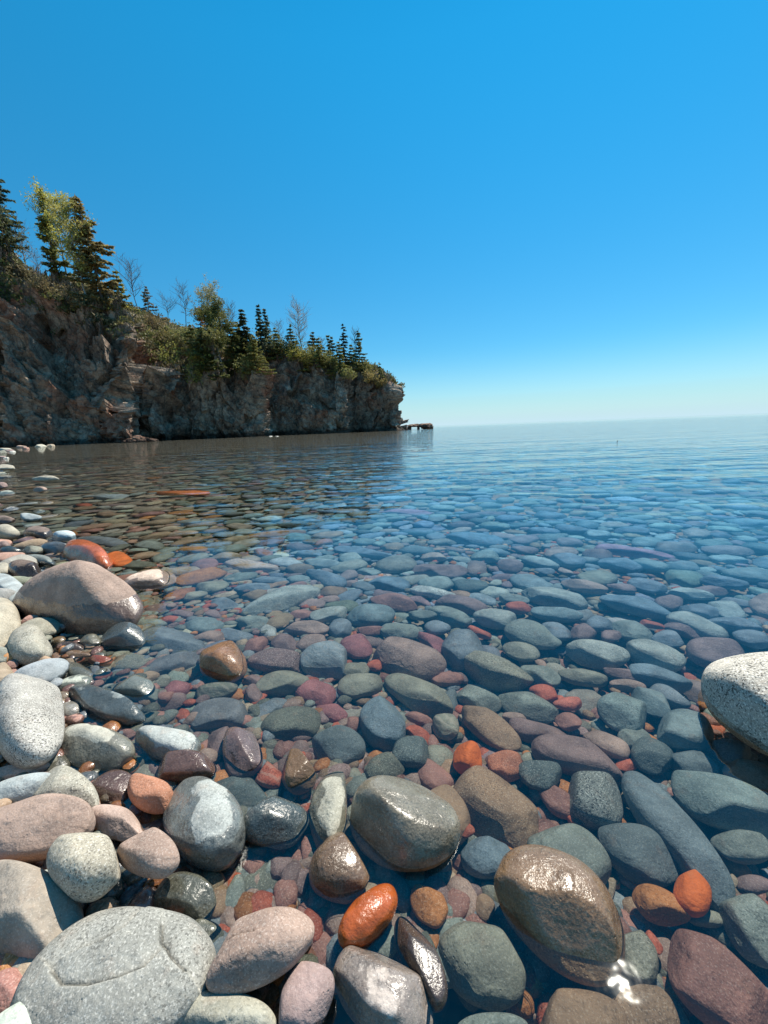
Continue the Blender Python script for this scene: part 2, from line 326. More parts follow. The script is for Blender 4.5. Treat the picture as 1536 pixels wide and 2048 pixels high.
# x y semi-major semi-minor angle(deg, clockwise) colour | options z= (centre height) w= (water mark height) c= (thickness ratio) s= speckle b= banding | landmark name | own label
RAW = """
235 1960 200 150 -33 lgr z=.03 w=-.06 c=.5 s=.6 k=palegrey n=0 f=A|the cracked boulder|huge pale grey-green boulder with curved cracks, dry, beside the water's edge
42 1820 122 90 15 pnk z=.045 w=-.01 s=.25 k=grey|the big grey-pink boulder|big smooth grey-pink dry boulder behind the cracked boulder, small pits in its top
171 1721 73 70 0 gry z=.085 w=-.02 s=.75 c=.8|the round speckled stone|round speckled grey stone perched dry beside the long pink boulder
300 1706 58 46 25 pnk z=.065 w=-.02 s=.4 c=.75|the dry pink block stone|blocky dusty pink stone lying dry beside the round speckled stone
52 1660 138 64 -10 pnk z=.05 w=-.03 s=.25|the long pink boulder|long smooth dusty pink boulder, dry, in front of the big white granite boulder
235 1645 62 34 18 pnk z=.02 w=.018 s=.3||half wet pink-grey stone tucked behind the round speckled stone
20 1985 56 44 -50 red z=.03 w=-.03 s=.35 c=.7 k=pink||rough pinkish red stone with white flecks beside the cracked boulder
440 2045 112 62 0 olv z=.015 w=.0 c=.6|the olive edge boulder|pale olive boulder with a dry top at the picture's lower edge
228 1793 44 22 -50 dkb z=-.01||small wet brown stone in the dark gap under the round speckled stone
372 1795 60 46 15 dol z=.0 w=.3 s=.5 c=.8||glossy wet dark olive stone behind the cracked boulder
75 1990 30 22 0 dkb z=-.02||
405 1862 42 26 20 dol z=-.01||
150 1872 34 22 0 obr z=-.01||
135 1812 46 26 60 blu z=-.02||
526 1887 112 72 -30 pnk z=.045 w=.0 s=.4 c=.62|the smooth pink boulder|smooth dry pink boulder with one thin crack, wet along its water side
608 2000 84 48 -72 pur z=.02 w=.018 s=.2||mauve stone with dry flat top and crack, standing behind the olive edge boulder
762 1985 120 76 50 brn z=.0 w=.036 k=patched s=.5 c=.6 b=.3|the white-patched brown boulder|wet brown boulder with a large pale dry patch on top
640 1905 44 38 -60 dpk z=-.055||
739 1832 78 42 -50 org z=.0 n=0 w=.3 s=.1 c=.75|the long orange stone|bright orange long oval stone lying wet between two brown stones
675 1742 68 54 82 brn z=-.01 w=.3 s=.45 c=.8|the pear-shaped brown stone|wet pear-shaped brown stone with sun glints, behind the long orange stone
520 1785 128 62 -32 dol z=-.085 s=.5||large olive slab lying just under water behind the smooth pink boulder
548 1646 62 56 0 dkt z=.0 w=.3 s=.55 c=.85|the round dark green stone|round glossy dark green stone wet in still water
658 1614 84 38 -78 olv z=-.01 w=.015 s=.4 c=.6|the upright olive stone|narrow upright olive grey stone beside the round dark green stone
808 1650 112 94 25 brn z=.0 w=.3 s=.5 c=.78 n=2 k=olive|the big domed brown boulder|big domed wet brown boulder with pitted top, standing alone in the shallows
880 1640 60 60 50 brn z=-.06||
856 1808 46 32 60 obr z=-.05 s=.4||
840 1915 100 34 65 dkb z=-.005 w=.3 c=.8 s=.3|the dark knife-edged stone|long dark brown wet stone with glinting ridge beside the white-patched brown boulder
775 1880 34 28 0 dol z=-.09||
405 1642 94 76 55 dkt z=.015 w=.062 n=1 k=capped s=.5 c=.75|the two-tone teal boulder|dark teal boulder with a pale dry speckled patch on its crown
475 1588 60 40 15 dkt z=-.03 s=.3||low dark green domed stone with a dimple, behind the round dark green stone
1112 1812 148 94 40 obr z=-.005 w=.3 s=.45 c=.68 k=amber|the big amber boulder|big amber-brown boulder just awash, with a bright patch of sun glitter
962 1920 98 76 52 olv z=-.04 w=.3 s=.35 c=.72|the smooth olive dome|smooth olive grey domed stone just under water with small glints
975 1712 54 42 10 dkt z=-.06 k=blue||
1135 1712 88 66 35 grn z=-.07 s=.4 c=.7|the round grey-teal boulder|broad round grey-teal boulder under water behind the big amber boulder
922 1795 50 32 70 pnk z=-.09 s=.4||
968 1815 26 20 80 brn z=-.08||
928 1658 22 17 20 red z=-.05||
1160 2035 92 56 10 brn z=-.05 s=.3||
1275 2035 82 64 20 brn z=-.07 s=.4||
1270 1905 64 38 60 olv z=-.08 s=.5||
985 2052 70 28 0 grn z=-.04||
1307 1885 28 14 60 red z=-.08||
1440 1965 142 72 42 dpk z=-.045 w=.3 s=.35 c=.62|the long red-brown boulder|long reddish brown boulder with ridged back and white flecks, just under water
1512 1852 86 54 42 grn z=-.09 s=.5 c=.7||
1386 1785 47 37 75 org z=-.07 s=.1 c=.8|the orange dome|round orange domed stone half hidden behind a rippled rusty slab
1320 1805 58 34 28 obr z=-.075 s=.3||rippled rusty orange slab under water in front of the orange dome
1280 1705 84 56 30 grn z=-.10 c=.68 k=dark|the dark oval|dark grey-green oval stone beside the long slate pillar
1342 1660 168 44 52 blu z=-.10 c=.8 k=long|the long slate pillar|very long slate blue pillar-like stone with etched marks slanting under water
1455 1608 128 50 25 lgr z=-.11 s=.4 c=.7 k=dull|the long grey-green log stone|long smooth grey-green stone like a log beside the long slate pillar
1487 1692 60 33 12 grn z=-.12||
1508 1770 38 20 10 pur z=-.11||
1467 1762 13 10 60 tan z=-.11||
1412 1838 36 18 5 olv z=-.11||
1190 1590 66 54 58 gra z=-.10 s=1 c=.75 k=darkgranite|the granite egg|dark speckled granite egg-shaped stone under water
1115 1600 50 26 40 dpk z=-.12||
1150 1640 26 12 50 red z=-.12||
988 1612 92 66 42 brn z=-.08 s=.6 c=.68|the freckled brown boulder|broad freckled brown boulder under water behind the big domed brown boulder
935 1514 33 28 70 org z=-.06 s=.05 c=.85|the vivid orange pebble|vivid orange egg stone under water, the brightest stone in the lake
1012 1527 38 30 10 dpk z=-.10 s=.5 k=salmon||
1082 1549 47 30 15 dkt z=-.10 s=.6||
1150 1512 92 38 15 pur z=-.12||long arched purplish brown stone behind the granite egg
975 1453 72 30 35 brn z=-.12 s=.4||
1078 1465 64 24 15 pur z=-.14||
1053 1411 62 30 22 grn z=-.14 s=.5||
957 1398 42 25 30 grn z=-.14 s=.5||
985 1340 79 33 18 olv z=-.14 s=.6 c=.7|the freckled long stone|long freckled olive-brown stone lying under water behind several rusty stones
925 1298 43 40 0 blu z=-.15 c=.8|the round slate stone|round smooth slate blue stone under water, darker at its foot
1065 1269 58 27 15 grn z=-.17 s=.4||
990 1237 44 20 5 lgr z=-.18||
1196 1307 63 27 8 lgr z=-.18 s=.5||
1042 1303 38 19 15 olv z=-.17||
1080 1349 42 20 20 grn z=-.16||
1165 1354 50 17 10 olv z=-.17||
1090 1386 27 18 10 red z=-.15||
1136 1408 30 14 0 red z=-.14 k=coral||
1136 1443 29 17 20 dpk z=-.14||
1250 1421 54 36 15 lgr z=-.14 s=.5 k=dull||
1030 1438 26 12 10 pnk z=-.13||
892 1450 28 26 0 olv z=-.10 b=.5||
876 1515 32 27 10 olv z=-.12||
868 1555 42 28 40 dpk z=-.11||
903 1590 34 14 90 tan z=-.12||
1166 1265 26 18 0 pur z=-.18||
1112 1262 34 18 15 blu z=-.18||
1212 1487 50 22 25 pnk z=-.15||
893 1357 35 18 0 dpk z=-.15||
865 1282 32 18 35 red z=-.16 k=mauve||
958 1265 26 9 20 red z=-.18||
1200 1248 28 14 5 blu z=-.18||
1113 1230 53 15 8 tan z=-.18 s=.4 k=green||
1037 1215 25 12 5 red z=-.19||
897 1232 46 18 12 grn z=-.18||
1606 1442 250 118 29 wht z=.03 w=.02 s=1.5 c=.8 f=wedge|the white granite rock|large white granite rock with dark specks rising dry out of the water
1368 1457 62 40 8 blu z=-.13 k=green||smooth angular blue-green stone beside the white granite rock
1458 1500 38 25 20 blu z=-.14||
1303 1508 42 33 30 dkt z=-.14 s=.4||
1385 1525 50 26 15 blu z=-.15 k=dark||
1270 1475 32 20 10 grn z=-.15||
1303 1403 44 24 30 dol z=-.16 k=green||
1340 1393 44 18 25 blu z=-.17||
1318 1355 66 23 18 lgr z=-.17 k=blue||
1310 1309 60 26 18 lgr z=-.18 s=.4||
1257 1350 54 13 15 pur z=-.18||
1255 1370 38 12 10 pnk z=-.16||
1430 1303 60 30 5 pur z=-.18||
1340 1278 32 17 5 blu z=-.19||
1395 1250 62 20 18 lgr z=-.19||
1368 1260 44 12 15 pur z=-.20||
1267 1262 44 20 15 grn z=-.19||
1400 1223 42 16 8 blu z=-.20||
1455 1220 38 18 20 lgr z=-.20||
1465 1250 55 15 8 blu z=-.19||
1505 1275 42 16 8 blu z=-.19||
1270 1212 76 18 12 pur z=-.20 k=blue||angular slate slab with a sharp straight edge, far under the blue water
1338 1203 28 16 5 pur z=-.20||
1500 1548 64 27 22 pnk z=-.14||
1222 1272 20 13 0 pur z=-.19||
1305 1250 26 8 15 red z=-.19||
1252 1528 20 14 0 red z=-.16||
649 1320 49 42 0 blu z=-.06 w=.3 c=.8 b=.25 k=light|the faceted blue stone|light slate blue stone with a flat rippled top under shallow water
817 1317 72 37 12 brn z=-.11 s=.45 k=pinkish|the broad pink-brown stone|broad smooth pink-brown stone under water beside the round slate stone
833 1389 73 33 25 olv z=-.12 s=.4||
765 1444 56 44 72 dkt z=-.09 s=.4 c=.8 k=blue|the upright teal egg|large upright teal egg-shaped stone under water
720 1370 45 25 -8 olv z=-.10||
634 1386 38 25 5 red z=-.09 k=mauve||
575 1450 68 35 -12 dol z=-.08 s=.4||dark olive-brown oval stone with a water ripple over its front edge
677 1490 50 40 20 blu z=-.08 c=.7 k=dark||dark blue wedge stone with pale curved ripple lines across it
820 1503 38 31 0 dkt z=-.08 s=.6||
768 1535 38 28 -20 dol z=-.08 s=.6||
592 1542 40 33 70 obr z=-.015 w=.3 s=.2 c=.85 k=amber|the rusty amber stone|rusty amber wet stone with ripple stripes, breaking the surface
540 1553 28 24 0 red z=-.03 s=.5 b=.6||
482 1500 50 37 80 pur z=-.015 w=.3 s=.3 c=.75||purplish wet stone with a sun glint beside the dark teal stone
437 1485 42 24 -60 pur z=-.03||
442 1430 62 33 -8 olv z=-.05 k=slate s=.3||
537 1418 42 20 -22 blu z=-.08||
567 1366 52 26 -5 olv z=-.08 s=.2||
550 1320 52 22 0 pur z=-.07 s=.7||
448 1325 48 38 0 obr z=-.02 w=.3 s=.6 c=.8 k=sandy|the rusty granite lump|knobbly rusty orange granite lump breaking the water near the shore
568 1286 28 19 5 pur z=-.10||
512 1288 24 15 -25 dpk z=-.09||
614 1256 45 17 0 pnk z=-.12||
680 1255 25 19 0 blu z=-.13||
712 1292 32 25 5 red z=-.11 k=mauve||
742 1230 46 24 0 blu z=-.15 k=green||
658 1229 38 15 -8 lgr z=-.14||
565 1200 82 24 -22 lgr z=-.14 s=.7 c=.6||long pale speckled stone slanting under the clear blue water
603 1228 24 10 -5 dpk z=-.14||
505 1245 34 17 0 grn z=-.12||
470 1272 34 16 8 blu z=-.11||
403 1252 44 20 0 blu z=-.10 k=green||
742 1261 28 10 0 dpk z=-.14||
800 1262 39 20 0 grn z=-.14||
845 1228 28 12 0 grn z=-.16||
875 1255 25 14 0 blu z=-.16||
712 1342 26 17 0 olv z=-.10||
662 1425 32 20 20 red z=-.10 k=mauve||
705 1448 20 15 -20 dpk z=-.10||
837 1437 28 13 10 dpk z=-.12||
837 1468 27 15 30 red z=-.12||
750 1330 12 16 80 red z=-.10||
488 1441 19 13 0 dpk z=-.06||
508 1388 20 17 80 pur z=-.07||
508 1360 24 12 0 pur z=-.08||
722 1590 36 24 -75 dpk z=-.09 s=.5||
432 1382 44 17 -10 dol z=-.05 b=.4||
58 1424 97 76 86 wht z=.06 w=-.02 s=1 c=.85 k=granite|the white-speckled boulder|big round dry granite boulder with black and white specks on the shore
57 1288 42 40 0 gry z=.055 w=-.01 s=.7 c=.85 k=sand|the grey knob|rounded yellowish grey stone, dry, in front of the tall pink boulder
0 1243 50 42 80 gry z=.06 w=-.02 s=.4||
155 1200 124 82 15 pnk z=.07 w=.115 s=.3 c=1.15 f=cone|the tall pink boulder|tall blunt-topped pinkish boulder standing at the water's edge, its lower half wet
244 1278 43 33 10 dpk z=.0 w=.3 s=.2 c=.85 k=dark|the wet maroon stone|small wet maroon domed stone touching the tall pink boulder
88 1328 44 24 0 brn z=.01 w=.035||
150 1346 34 19 10 dol z=-.01||
208 1408 84 34 18 dpk z=.0 w=.045 s=.25 c=.6 k=dark|the glossy maroon stone|long glossy maroon stone with a small dry pale patch, beside the white-speckled boulder
187 1497 76 46 12 olv z=.01 w=.05 s=.3 c=.75 k=sand|the tan-topped stone|rounded stone with a dry tan top and dark wet rim on the shore
273 1378 49 25 8 grn z=-.02||
332 1488 68 38 14 dkt z=.005 w=.028 k=capped s=.4 c=.75|the white-capped teal stone|dark teal stone with a pale blue dry cap and a tapering wet tail
373 1537 60 33 -2 dkb z=.0 w=.3 s=.3 c=.7 k=warm||wet chocolate-brown oval stone with a glint, behind the two-tone teal boulder
298 1584 46 37 45 obr z=.025 w=.005 s=.35 c=.85 k=salmon|the dry salmon stone|dry salmon orange stone standing beside the two-tone teal boulder
225 1580 58 30 -30 dkb z=-.005 s=.4 k=warm||
130 1585 66 48 25 lgr z=.03 w=-.01 s=.7 k=sand|the mottled pale stone|mottled pale greenish grey dry stone behind the round speckled stone
42 1580 72 28 -15 lbl z=.035 w=-.02||smooth pale blue-green dry stone behind the long pink boulder
40 1545 62 17 -12 pnk z=.015 w=.0||flat pink dry stone with an orange wet end under the white-speckled boulder
2 1312 20 18 0 grn z=.05 w=-.02||
5 1352 24 26 0 tan z=.03 w=-.02||
342 1284 66 30 10 blu z=-.07||
263 1325 42 18 -12 olv z=-.03 s=.5||
345 1330 62 22 -15 brn z=-.06 k=slate||
285 1247 42 14 5 grn z=-.08||
318 1220 40 12 -10 pur z=-.10||
365 1228 28 9 5 pur z=-.10||
423 1230 32 10 5 pur z=-.12||
340 1240 24 9 0 red z=-.09||
140 1295 32 12 0 dkb z=-.01||
183 1283 23 15 0 olv z=-.0||
158 1313 34 12 -5 brn z=-.02||
200 1322 25 9 0 red z=-.01||
352 1378 33 17 -20 red z=-.05 k=mauve||
335 1400 38 20 -10 pur z=-.06||
318 1437 38 17 -5 dpk z=-.05||
368 1435 20 15 80 red z=-.05||
447 1210 30 16 5 blu z=-.13||
255 1465 25 20 0 dpk z=-.03||
143 1324 14 8 0 tan z=-.01||
197 1345 24 14 0 blu z=-.02||
172 1109 56 26 15 org z=.015 w=.3 s=.35 c=.7 k=redder|the wet orange boulder|wet orange boulder with glints on the waterline behind the tall pink boulder
236 1118 26 15 10 org z=-.04 k=redder||
12 1065 26 16 5 gry z=.05 w=.0||
60 1035 22 9 0 lbl z=.03 w=.03||
10 1040 20 10 0 dkb z=.02||
75 1067 30 14 5 dkb z=.01 w=.045||
128 1074 25 13 0 lbl z=.015 w=.035||
110 1098 32 15 0 blu z=.01 w=.3||
66 1103 20 13 0 dol z=.02||
24 1105 23 14 0 dkt z=.03 w=.3||
78 1120 34 11 10 dkt z=.015||
47 1142 36 22 5 dkb z=.04 w=.09||
6 1140 20 16 0 gry z=.05 w=.0||
15 1177 42 23 30 lbl z=.055 w=.05||
8 1092 18 10 0 pur z=.03||
205 1083 56 11 5 blu z=-.10||
340 1145 68 13 -5 tan z=-.11 s=.5||
275 1132 36 9 0 dol z=-.10||
297 1092 33 11 0 grn z=-.13||
93 957 28 6 0 gry z=.08 w=.03||
80 979 13 6 0 pnk z=.06 w=.02||
225 993 34 5 -3 lbl z=-.14||
366 987 55 5.5 0 org z=-.30 k=redder|the sunken orange slab|flat orange slab under water in the cliff's reflection
12 935 20 6 0 gry z=.09 w=.02||
3 971 12 7 0 pur z=.05||
288 1203 20 15 0 olv z=-.08||
168 1010 18 4 0 red z=-.14||
366 1027 34 4.5 0 obr z=-.28||
500 1134 50 17 5 wht z=-.17 b=.8 k=peach|the peach-striped stone|pale stone with peach stripes under water at the edge of the cliff's reflection
543 1070 70 9 -5 obr z=-.27||
808 1026 52 8 3 pnk z=-.36 k=rose||
786 998 36 6 0 lbl z=-.42||
948 1080 60 16 4 pur z=-.32 k=blue||
875 1142 58 18 3 pur z=-.26||broad mauve stone beneath the blue water of the open lake
777 1167 43 17 0 pur z=-.23 k=blue||
787 1203 48 17 8 dpk z=-.19||
833 1064 40 10 2 blu z=-.30||
650 1155 42 17 20 blu z=-.19||
735 1107 68 11 10 blu z=-.25||
865 1185 46 12 10 gra z=-.23 s=1||
923 1207 52 16 12 pur z=-.21||
507 1178 40 12 -3 blu z=-.15||
540 1162 42 9 0 blu z=-.17||
643 1127 36 10 5 lgr z=-.21||
740 1143 22 10 0 grn z=-.23||
1265 1103 80 11 6 pnk z=-.32 k=rose||long rose-pink slab lying far under the open blue water
1108 1194 67 20 12 lgr z=-.22 s=.4||
1240 1128 45 13 8 blu z=-.28||
1297 1130 38 12 12 grn z=-.28||
1080 1125 38 11 12 lgr z=-.27||
1135 1120 35 13 8 blu z=-.27||
1020 1130 26 13 5 pur z=-.25||
1167 1172 46 13 12 pnk z=-.24||
1293 1170 40 13 12 blu z=-.25||
1243 1175 30 10 8 pur z=-.24||
1420 1180 38 11 8 pur z=-.25||
1380 1187 48 12 8 lgr z=-.24||
1447 1163 50 12 8 blu z=-.26||
1195 1068 27 8 5 lgr z=-.33||
1088 1062 32 8 3 blu z=-.34||
1028 1198 30 10 5 grn z=-.21||
1258 1000 50 6 3 lbl z=-.50||
"""
KV = dict(grey=(.46, .40, .33), pink=(.56, .29, .245), olive=(.43, .375, .28), amber=(.44, .29, .17), blue=(.27, .325, .35), dark=(.23, .26, .255), long=(.28, .32, .325),
          dull=(.31, .36, .335), darkgranite=(.30, .31, .28), salmon=(.62, .29, .18), coral=(.62, .24, .17), mauve=(.42, .20, .19), green=(.30, .35, .34), light=(.37, .41, .42),
          pinkish=(.41, .305, .26), slate=(.27, .27, .27), granite=(.52, .505, .46), sand=(.48, .46, .38), warm=(.26, .165, .13), palegrey=(.41, .41, .37), redder=(.95, .31, .11), peach=(.66, .50, .40),
          rose=(.55, .31, .33), sandy=(.56, .32, .17), capped=(.38, .395, .365), patched=(.52, .44, .38))
KVN = dict(grey='grey-pink', pink='pinkish red', olive='brown', amber='amber brown', dark='dark slate', long='slate blue', dull='dull grey-green', darkgranite='dark speckled', salmon='salmon',
           coral='coral red', mauve='mauve red', green='blue-green', light='light slate blue', pinkish='pink-brown', slate='slate grey', sand='sandy grey', warm='chocolate brown', palegrey='pale grey', redder='deep orange',
           peach='peach', rose='rose pink', sandy='rusty orange', blue='blue-grey', capped='dark teal', patched='brown')
def shape_unit(V, rg, kind, expo, nfac, amp):
    P = V.copy()
    P = np.sign(P)*np.abs(P)**expo
    P /= np.maximum(1e-6, (np.abs(P)**(2/expo)).sum(1)**(expo/2))[:, None] if False else 1.0
    P = V*(1.0/np.maximum(1e-6, (np.abs(V)**(2.0/expo)).sum(1)**(expo/2.0)))[:, None]      # superellipsoid
    s = np.zeros(len(P))
    for k in range(9):
        f = rg.normal(0, 1, 3); f *= rg.uniform(1.3, 3.6)/np.linalg.norm(f)
        s += np.sin(P@f+rg.uniform(0, 6.28))/(0.6+np.linalg.norm(f))
    P = P*(1+amp*s)[:, None]
    t = rg.uniform(-.16, .16)
    P[:, 1] *= 1+t*P[:, 0]; P[:, 2] *= 1+rg.uniform(-.15, .15)*P[:, 0]
    for k in range(nfac):                                                    # worn facets
        n = rg.normal(0, 1, 3); n[2] = abs(n[2])*0.7; n /= np.linalg.norm(n); h = rg.uniform(.64, .86)
        d = P@n-h; sft = rg.choice([.035, .05, .07]); cut = sft*np.logaddexp(0, d/sft)
        P = P-np.outer(cut*0.85, n)
    s = np.zeros(len(P))
    for k in range(8):
        f = rg.normal(0, 1, 3); f *= rg.uniform(5, 13)/np.linalg.norm(f)
        s += np.sin(P@f+rg.uniform(0, 6.28))
    return P*(1+0.0035*s)[:, None]
def parse(line):
    a = line.split('|'); t = a[0].split()
    d = dict(x=float(t[0]), y=float(t[1]), a=float(t[2]), b=float(t[3]), ang=float(t[4]), col=t[5], z=None, w=None, c=.62, s=.3, b_=0.0, f=None, k=None, n=None, lm=a[1].strip(), label=a[2].strip())
    for o in t[6:]:
        k, v = o.split('=')
        d['b_' if k == 'b' else k] = v if k in 'fk' else float(v)
    return d
stones = [parse(l) for l in RAW.strip().splitlines()]
foot = []          # centre xy, covariance for packing
def solve(px, py, a, b, ang, z, cr):
    c, dr = unproj(px, py, z); h = 1.0
    ex = (unproj(px+h, py, z)[0]-unproj(px-h, py, z)[0])[:2]/(2*h); ey = (unproj(px, py+h, z)[0]-unproj(px, py-h, z)[0])[:2]/(2*h)
    J = np.column_stack([ex, ey]); th = R(ang); Rm = np.array([[math.cos(th), -math.sin(th)], [math.sin(th), math.cos(th)]])
    S = J@Rm@np.diag([a*a, b*b])@Rm.T@J.T; t = dr[:2]/abs(dr[2])
    C = cr*np.linalg.det(S)**0.25
    for _ in range(40):
        H = S-C*C*np.outer(t, t); ev, U = np.linalg.eigh(H)
        if ev[0] > ((0.95 if cr < .9 else .6)*C)**2: break
        C *= 0.95
    A, B = math.sqrt(ev[1]), math.sqrt(max(ev[0], 1e-6))
    return c, A, B, C, math.atan2(U[1, 1], U[0, 1]), H
for i, s in enumerate(stones):
    if s['z'] is None: s['z'] = -0.1
    s['c3'], s['A'], s['B'], s['C'], s['yaw'], s['H'] = solve(s['x'], s['y'], s['a'], s['b'], s['ang'], s['z'], s['c'])
    s['rgb'] = KV[s['k']] if s['k'] else PAL[s['col']]
    s['cn'] = KVN.get(s['k']) or CNAME[s['col']]
    if s['w'] is None: s['w'] = 0.03 if s['z'] > -0.02 else 0.3
    if s['w'] == .3 and s['z'] <= -.03 and s['z'] > -s['C']-.012:         # wholly under water: keep its crown below the surface
        s['z'] = -s['C']-.012
        s['c3'], s['A'], s['B'], s['C'], s['yaw'], s['H'] = solve(s['x'], s['y'], s['a'], s['b'], s['ang'], s['z'], s['c'])

# ---- fill the gaps of the bed with further cobbles
rng = np.random.default_rng(11); random.seed(4)
FX = [s['c3'][:2] for s in stones]; FR = [math.sqrt(s['A']*s['B']) for s in stones]
FH = [np.linalg.inv(s['H']+np.eye(2)*1e-5) for s in stones]
cpos = np.zeros((12000, 2)); crad = np.zeros(12000); cinv = np.zeros((12000, 2, 2)); nC = len(FX)
cpos[:nC] = FX; crad[:nC] = FR; cinv[:nC] = FH
fillcols = ['grn']*6+['blu']*5+['lgr']*3+['olv']*4+['pur']*4+['brn']*3+['pnk']*2+['dpk']*2+['red']*1+['dkt']*2+['dol']*3+['tan']*1
fill_in = ['olv']*6+['dol']*3+['grn']*4+['brn']*6+['tan']*4+['gry']*2+['blu']*1+['dpk']*2+['pur']*1+['obr']*1  # warm set: the veil-free look inside the cliff's reflection, put into stone colour
fill_out = ['blu']*7+['grn']*5+['pur']*5+['lgr']*3+['dkt']*2+['olv']*2+['pnk']*2+['brn']*2  # bluish set: the open water's blue veil put into stone colour
auto = []
def visible(x, y, z, m=280):
    if y < -0.5: return False
    v = np.array([x, y, z])-CP; f = v@fwd
    if f < 0.05: return False
    px, py = topix((x, y, z)); return -m < px < 1536+m and py < 2048+140
tries = 0
def try_place(x, y, A, B, yaw, k):
    global nC
    dd = cpos[:nC]-(x, y); near = np.where((dd*dd).sum(1) < (crad[:nC]*1.9+A*1.3)**2)[0]
    for j in near:
        d = dd[j]; L = math.hypot(*d)+1e-9; u = d/L
        rj = 1/math.sqrt(max(1e-9, u@cinv[j]@u)); cu = math.cos(yaw)*u[0]+math.sin(yaw)*u[1]; su = -math.sin(yaw)*u[0]+math.cos(yaw)*u[1]
        rn = 1/math.sqrt((cu/A)**2+(su/B)**2)
        if L < k*(rj+rn): return False
    Rm = np.array([[math.cos(yaw), -math.sin(yaw)], [math.sin(yaw), math.cos(yaw)]])
    cpos[nC] = (x, y); crad[nC] = math.sqrt(A*B); cinv[nC] = Rm@np.diag([1/A**2, 1/B**2])@Rm.T; nC += 1
    return True
for phase, (ntry, rmin, rmax, kk) in enumerate(((9000, .085, .15, .86), (14000, .05, .085, .84), (12000, .026, .05, .74), (9000, .045, .13, .84), (7000, .028, .05, .78))):
    for _ in range(ntry):
        dist = 0.45*math.exp(rng.uniform(0, 1)*math.log(22/0.45)) if phase < 2 else 0.45*math.exp(rng.uniform(0, 1)*math.log(4/0.45))
        az = rng.uniform(-1.0, 1.0) if phase != 1 else rng.uniform(-1.2, 1.2); x, y = dist*math.sin(az), dist*math.cos(az)
        if phase > 2: x, y = rng.uniform(-4.5, 4.0), rng.uniform(-1.3, 3.6); dist = math.hypot(x, y)
        if nC > 11900: break
        sd_ = shore_dist([(x, y)])[0]; bz = bed_z([(x, y)])[0]
        if bz < -1.25 or sd_ < -2.6: continue
        if phase < 3 and not visible(x, y, bz, 600 if phase == 1 else 280): continue
        gsc = 1.0+max(0, dist-3)*0.05
        A = rng.uniform(rmin, rmax)*gsc; B = A*rng.uniform(.55, .9); yaw = rng.normal(0.1, 0.7)
        if dist < 2.2 and phase in (0, 3): A *= .75; B *= .75
        if not try_place(x, y, A, B, yaw, kk): continue
        C = B*rng.uniform(.5, .78)
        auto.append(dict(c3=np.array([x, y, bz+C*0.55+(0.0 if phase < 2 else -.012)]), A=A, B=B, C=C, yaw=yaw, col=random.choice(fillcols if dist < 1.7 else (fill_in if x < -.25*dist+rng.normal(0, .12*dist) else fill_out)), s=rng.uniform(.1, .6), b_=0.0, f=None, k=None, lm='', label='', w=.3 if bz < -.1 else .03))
for s in auto:
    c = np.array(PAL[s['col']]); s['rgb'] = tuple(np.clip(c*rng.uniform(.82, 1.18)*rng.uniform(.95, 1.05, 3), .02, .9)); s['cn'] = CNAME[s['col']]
    px, py = topix(s['c3'] if s['c3'][2] > 0 else (s['c3'][0], s['c3'][1], s['c3'][2]*0.7)); s['x'], s['y'] = px, py
    dd = np.linalg.norm(s['c3']-CP); s['area'] = s['A']*s['B']*max(.05, abs(s['c3'][2]-CAMH)/dd)/dd**2 if s['c3'][1] > .2 and (-10 < px < 1546 and py < 2060) else 0
print("packed", len(stones), len(auto), round(time.time()-T0, 1))
auto.sort(key=lambda s: -s['area'])
NT = 292-len(stones)
promote, rest = auto[:NT], auto[NT:]
things = stones+promote

for s in stones+auto:       # blue veil of the open lake painted into the stone colours, stronger farther out
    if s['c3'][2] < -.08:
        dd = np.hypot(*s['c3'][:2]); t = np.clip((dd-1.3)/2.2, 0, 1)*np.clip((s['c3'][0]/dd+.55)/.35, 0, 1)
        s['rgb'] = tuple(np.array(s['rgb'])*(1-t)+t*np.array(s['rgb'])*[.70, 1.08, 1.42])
def stone_mesh(s, sub, rg):
    V, F = ico(sub)
    rough_ = s['col'] in ('red', 'dpk', 'obr') and s['f'] is None and not s['lm']
    nf = int(rg.integers(4, 9)) if rough_ else int(rg.integers(2, 7)); nf = nf if s.get('n') is None else int(s['n'])
    P = shape_unit(V, rg, s['f'], rg.uniform(.85, 1.12) if rough_ else rg.uniform(.78, .98), nf, rg.uniform(.07, .14) if rough_ else rg.uniform(.05, .11))
    if s['f'] == 'wedge':
        P[:, 2] *= 1-.30*np.exp(-((P[:, 0]+.30)/.22)**2)-.25*np.clip(-P[:, 0], 0, 1)**2; P[:, 2] += .10*P[:, 1]*np.sign(P[:, 2])*(1-np.abs(P[:, 0]))
    if s['f'] == 'cone':
        z = P[:, 2]; k = 1-0.42*np.clip(z, 0, 1)**1.1; P[:, 0] *= k; P[:, 1] *= k; P[:, 0] -= 0.16*np.clip(z, 0, 1)
    lo, hi = P.min(0), P.max(0); P = (P-(lo+hi)/2)/((hi-lo)/2)*1.02
    P = P*np.array([s['A'], s['B'], s['C']]); c, s_ = math.cos(s['yaw']), math.sin(s['yaw'])
    return P@np.array([[c, s_, 0], [-s_, c, 0], [0, 0, 1]]), F
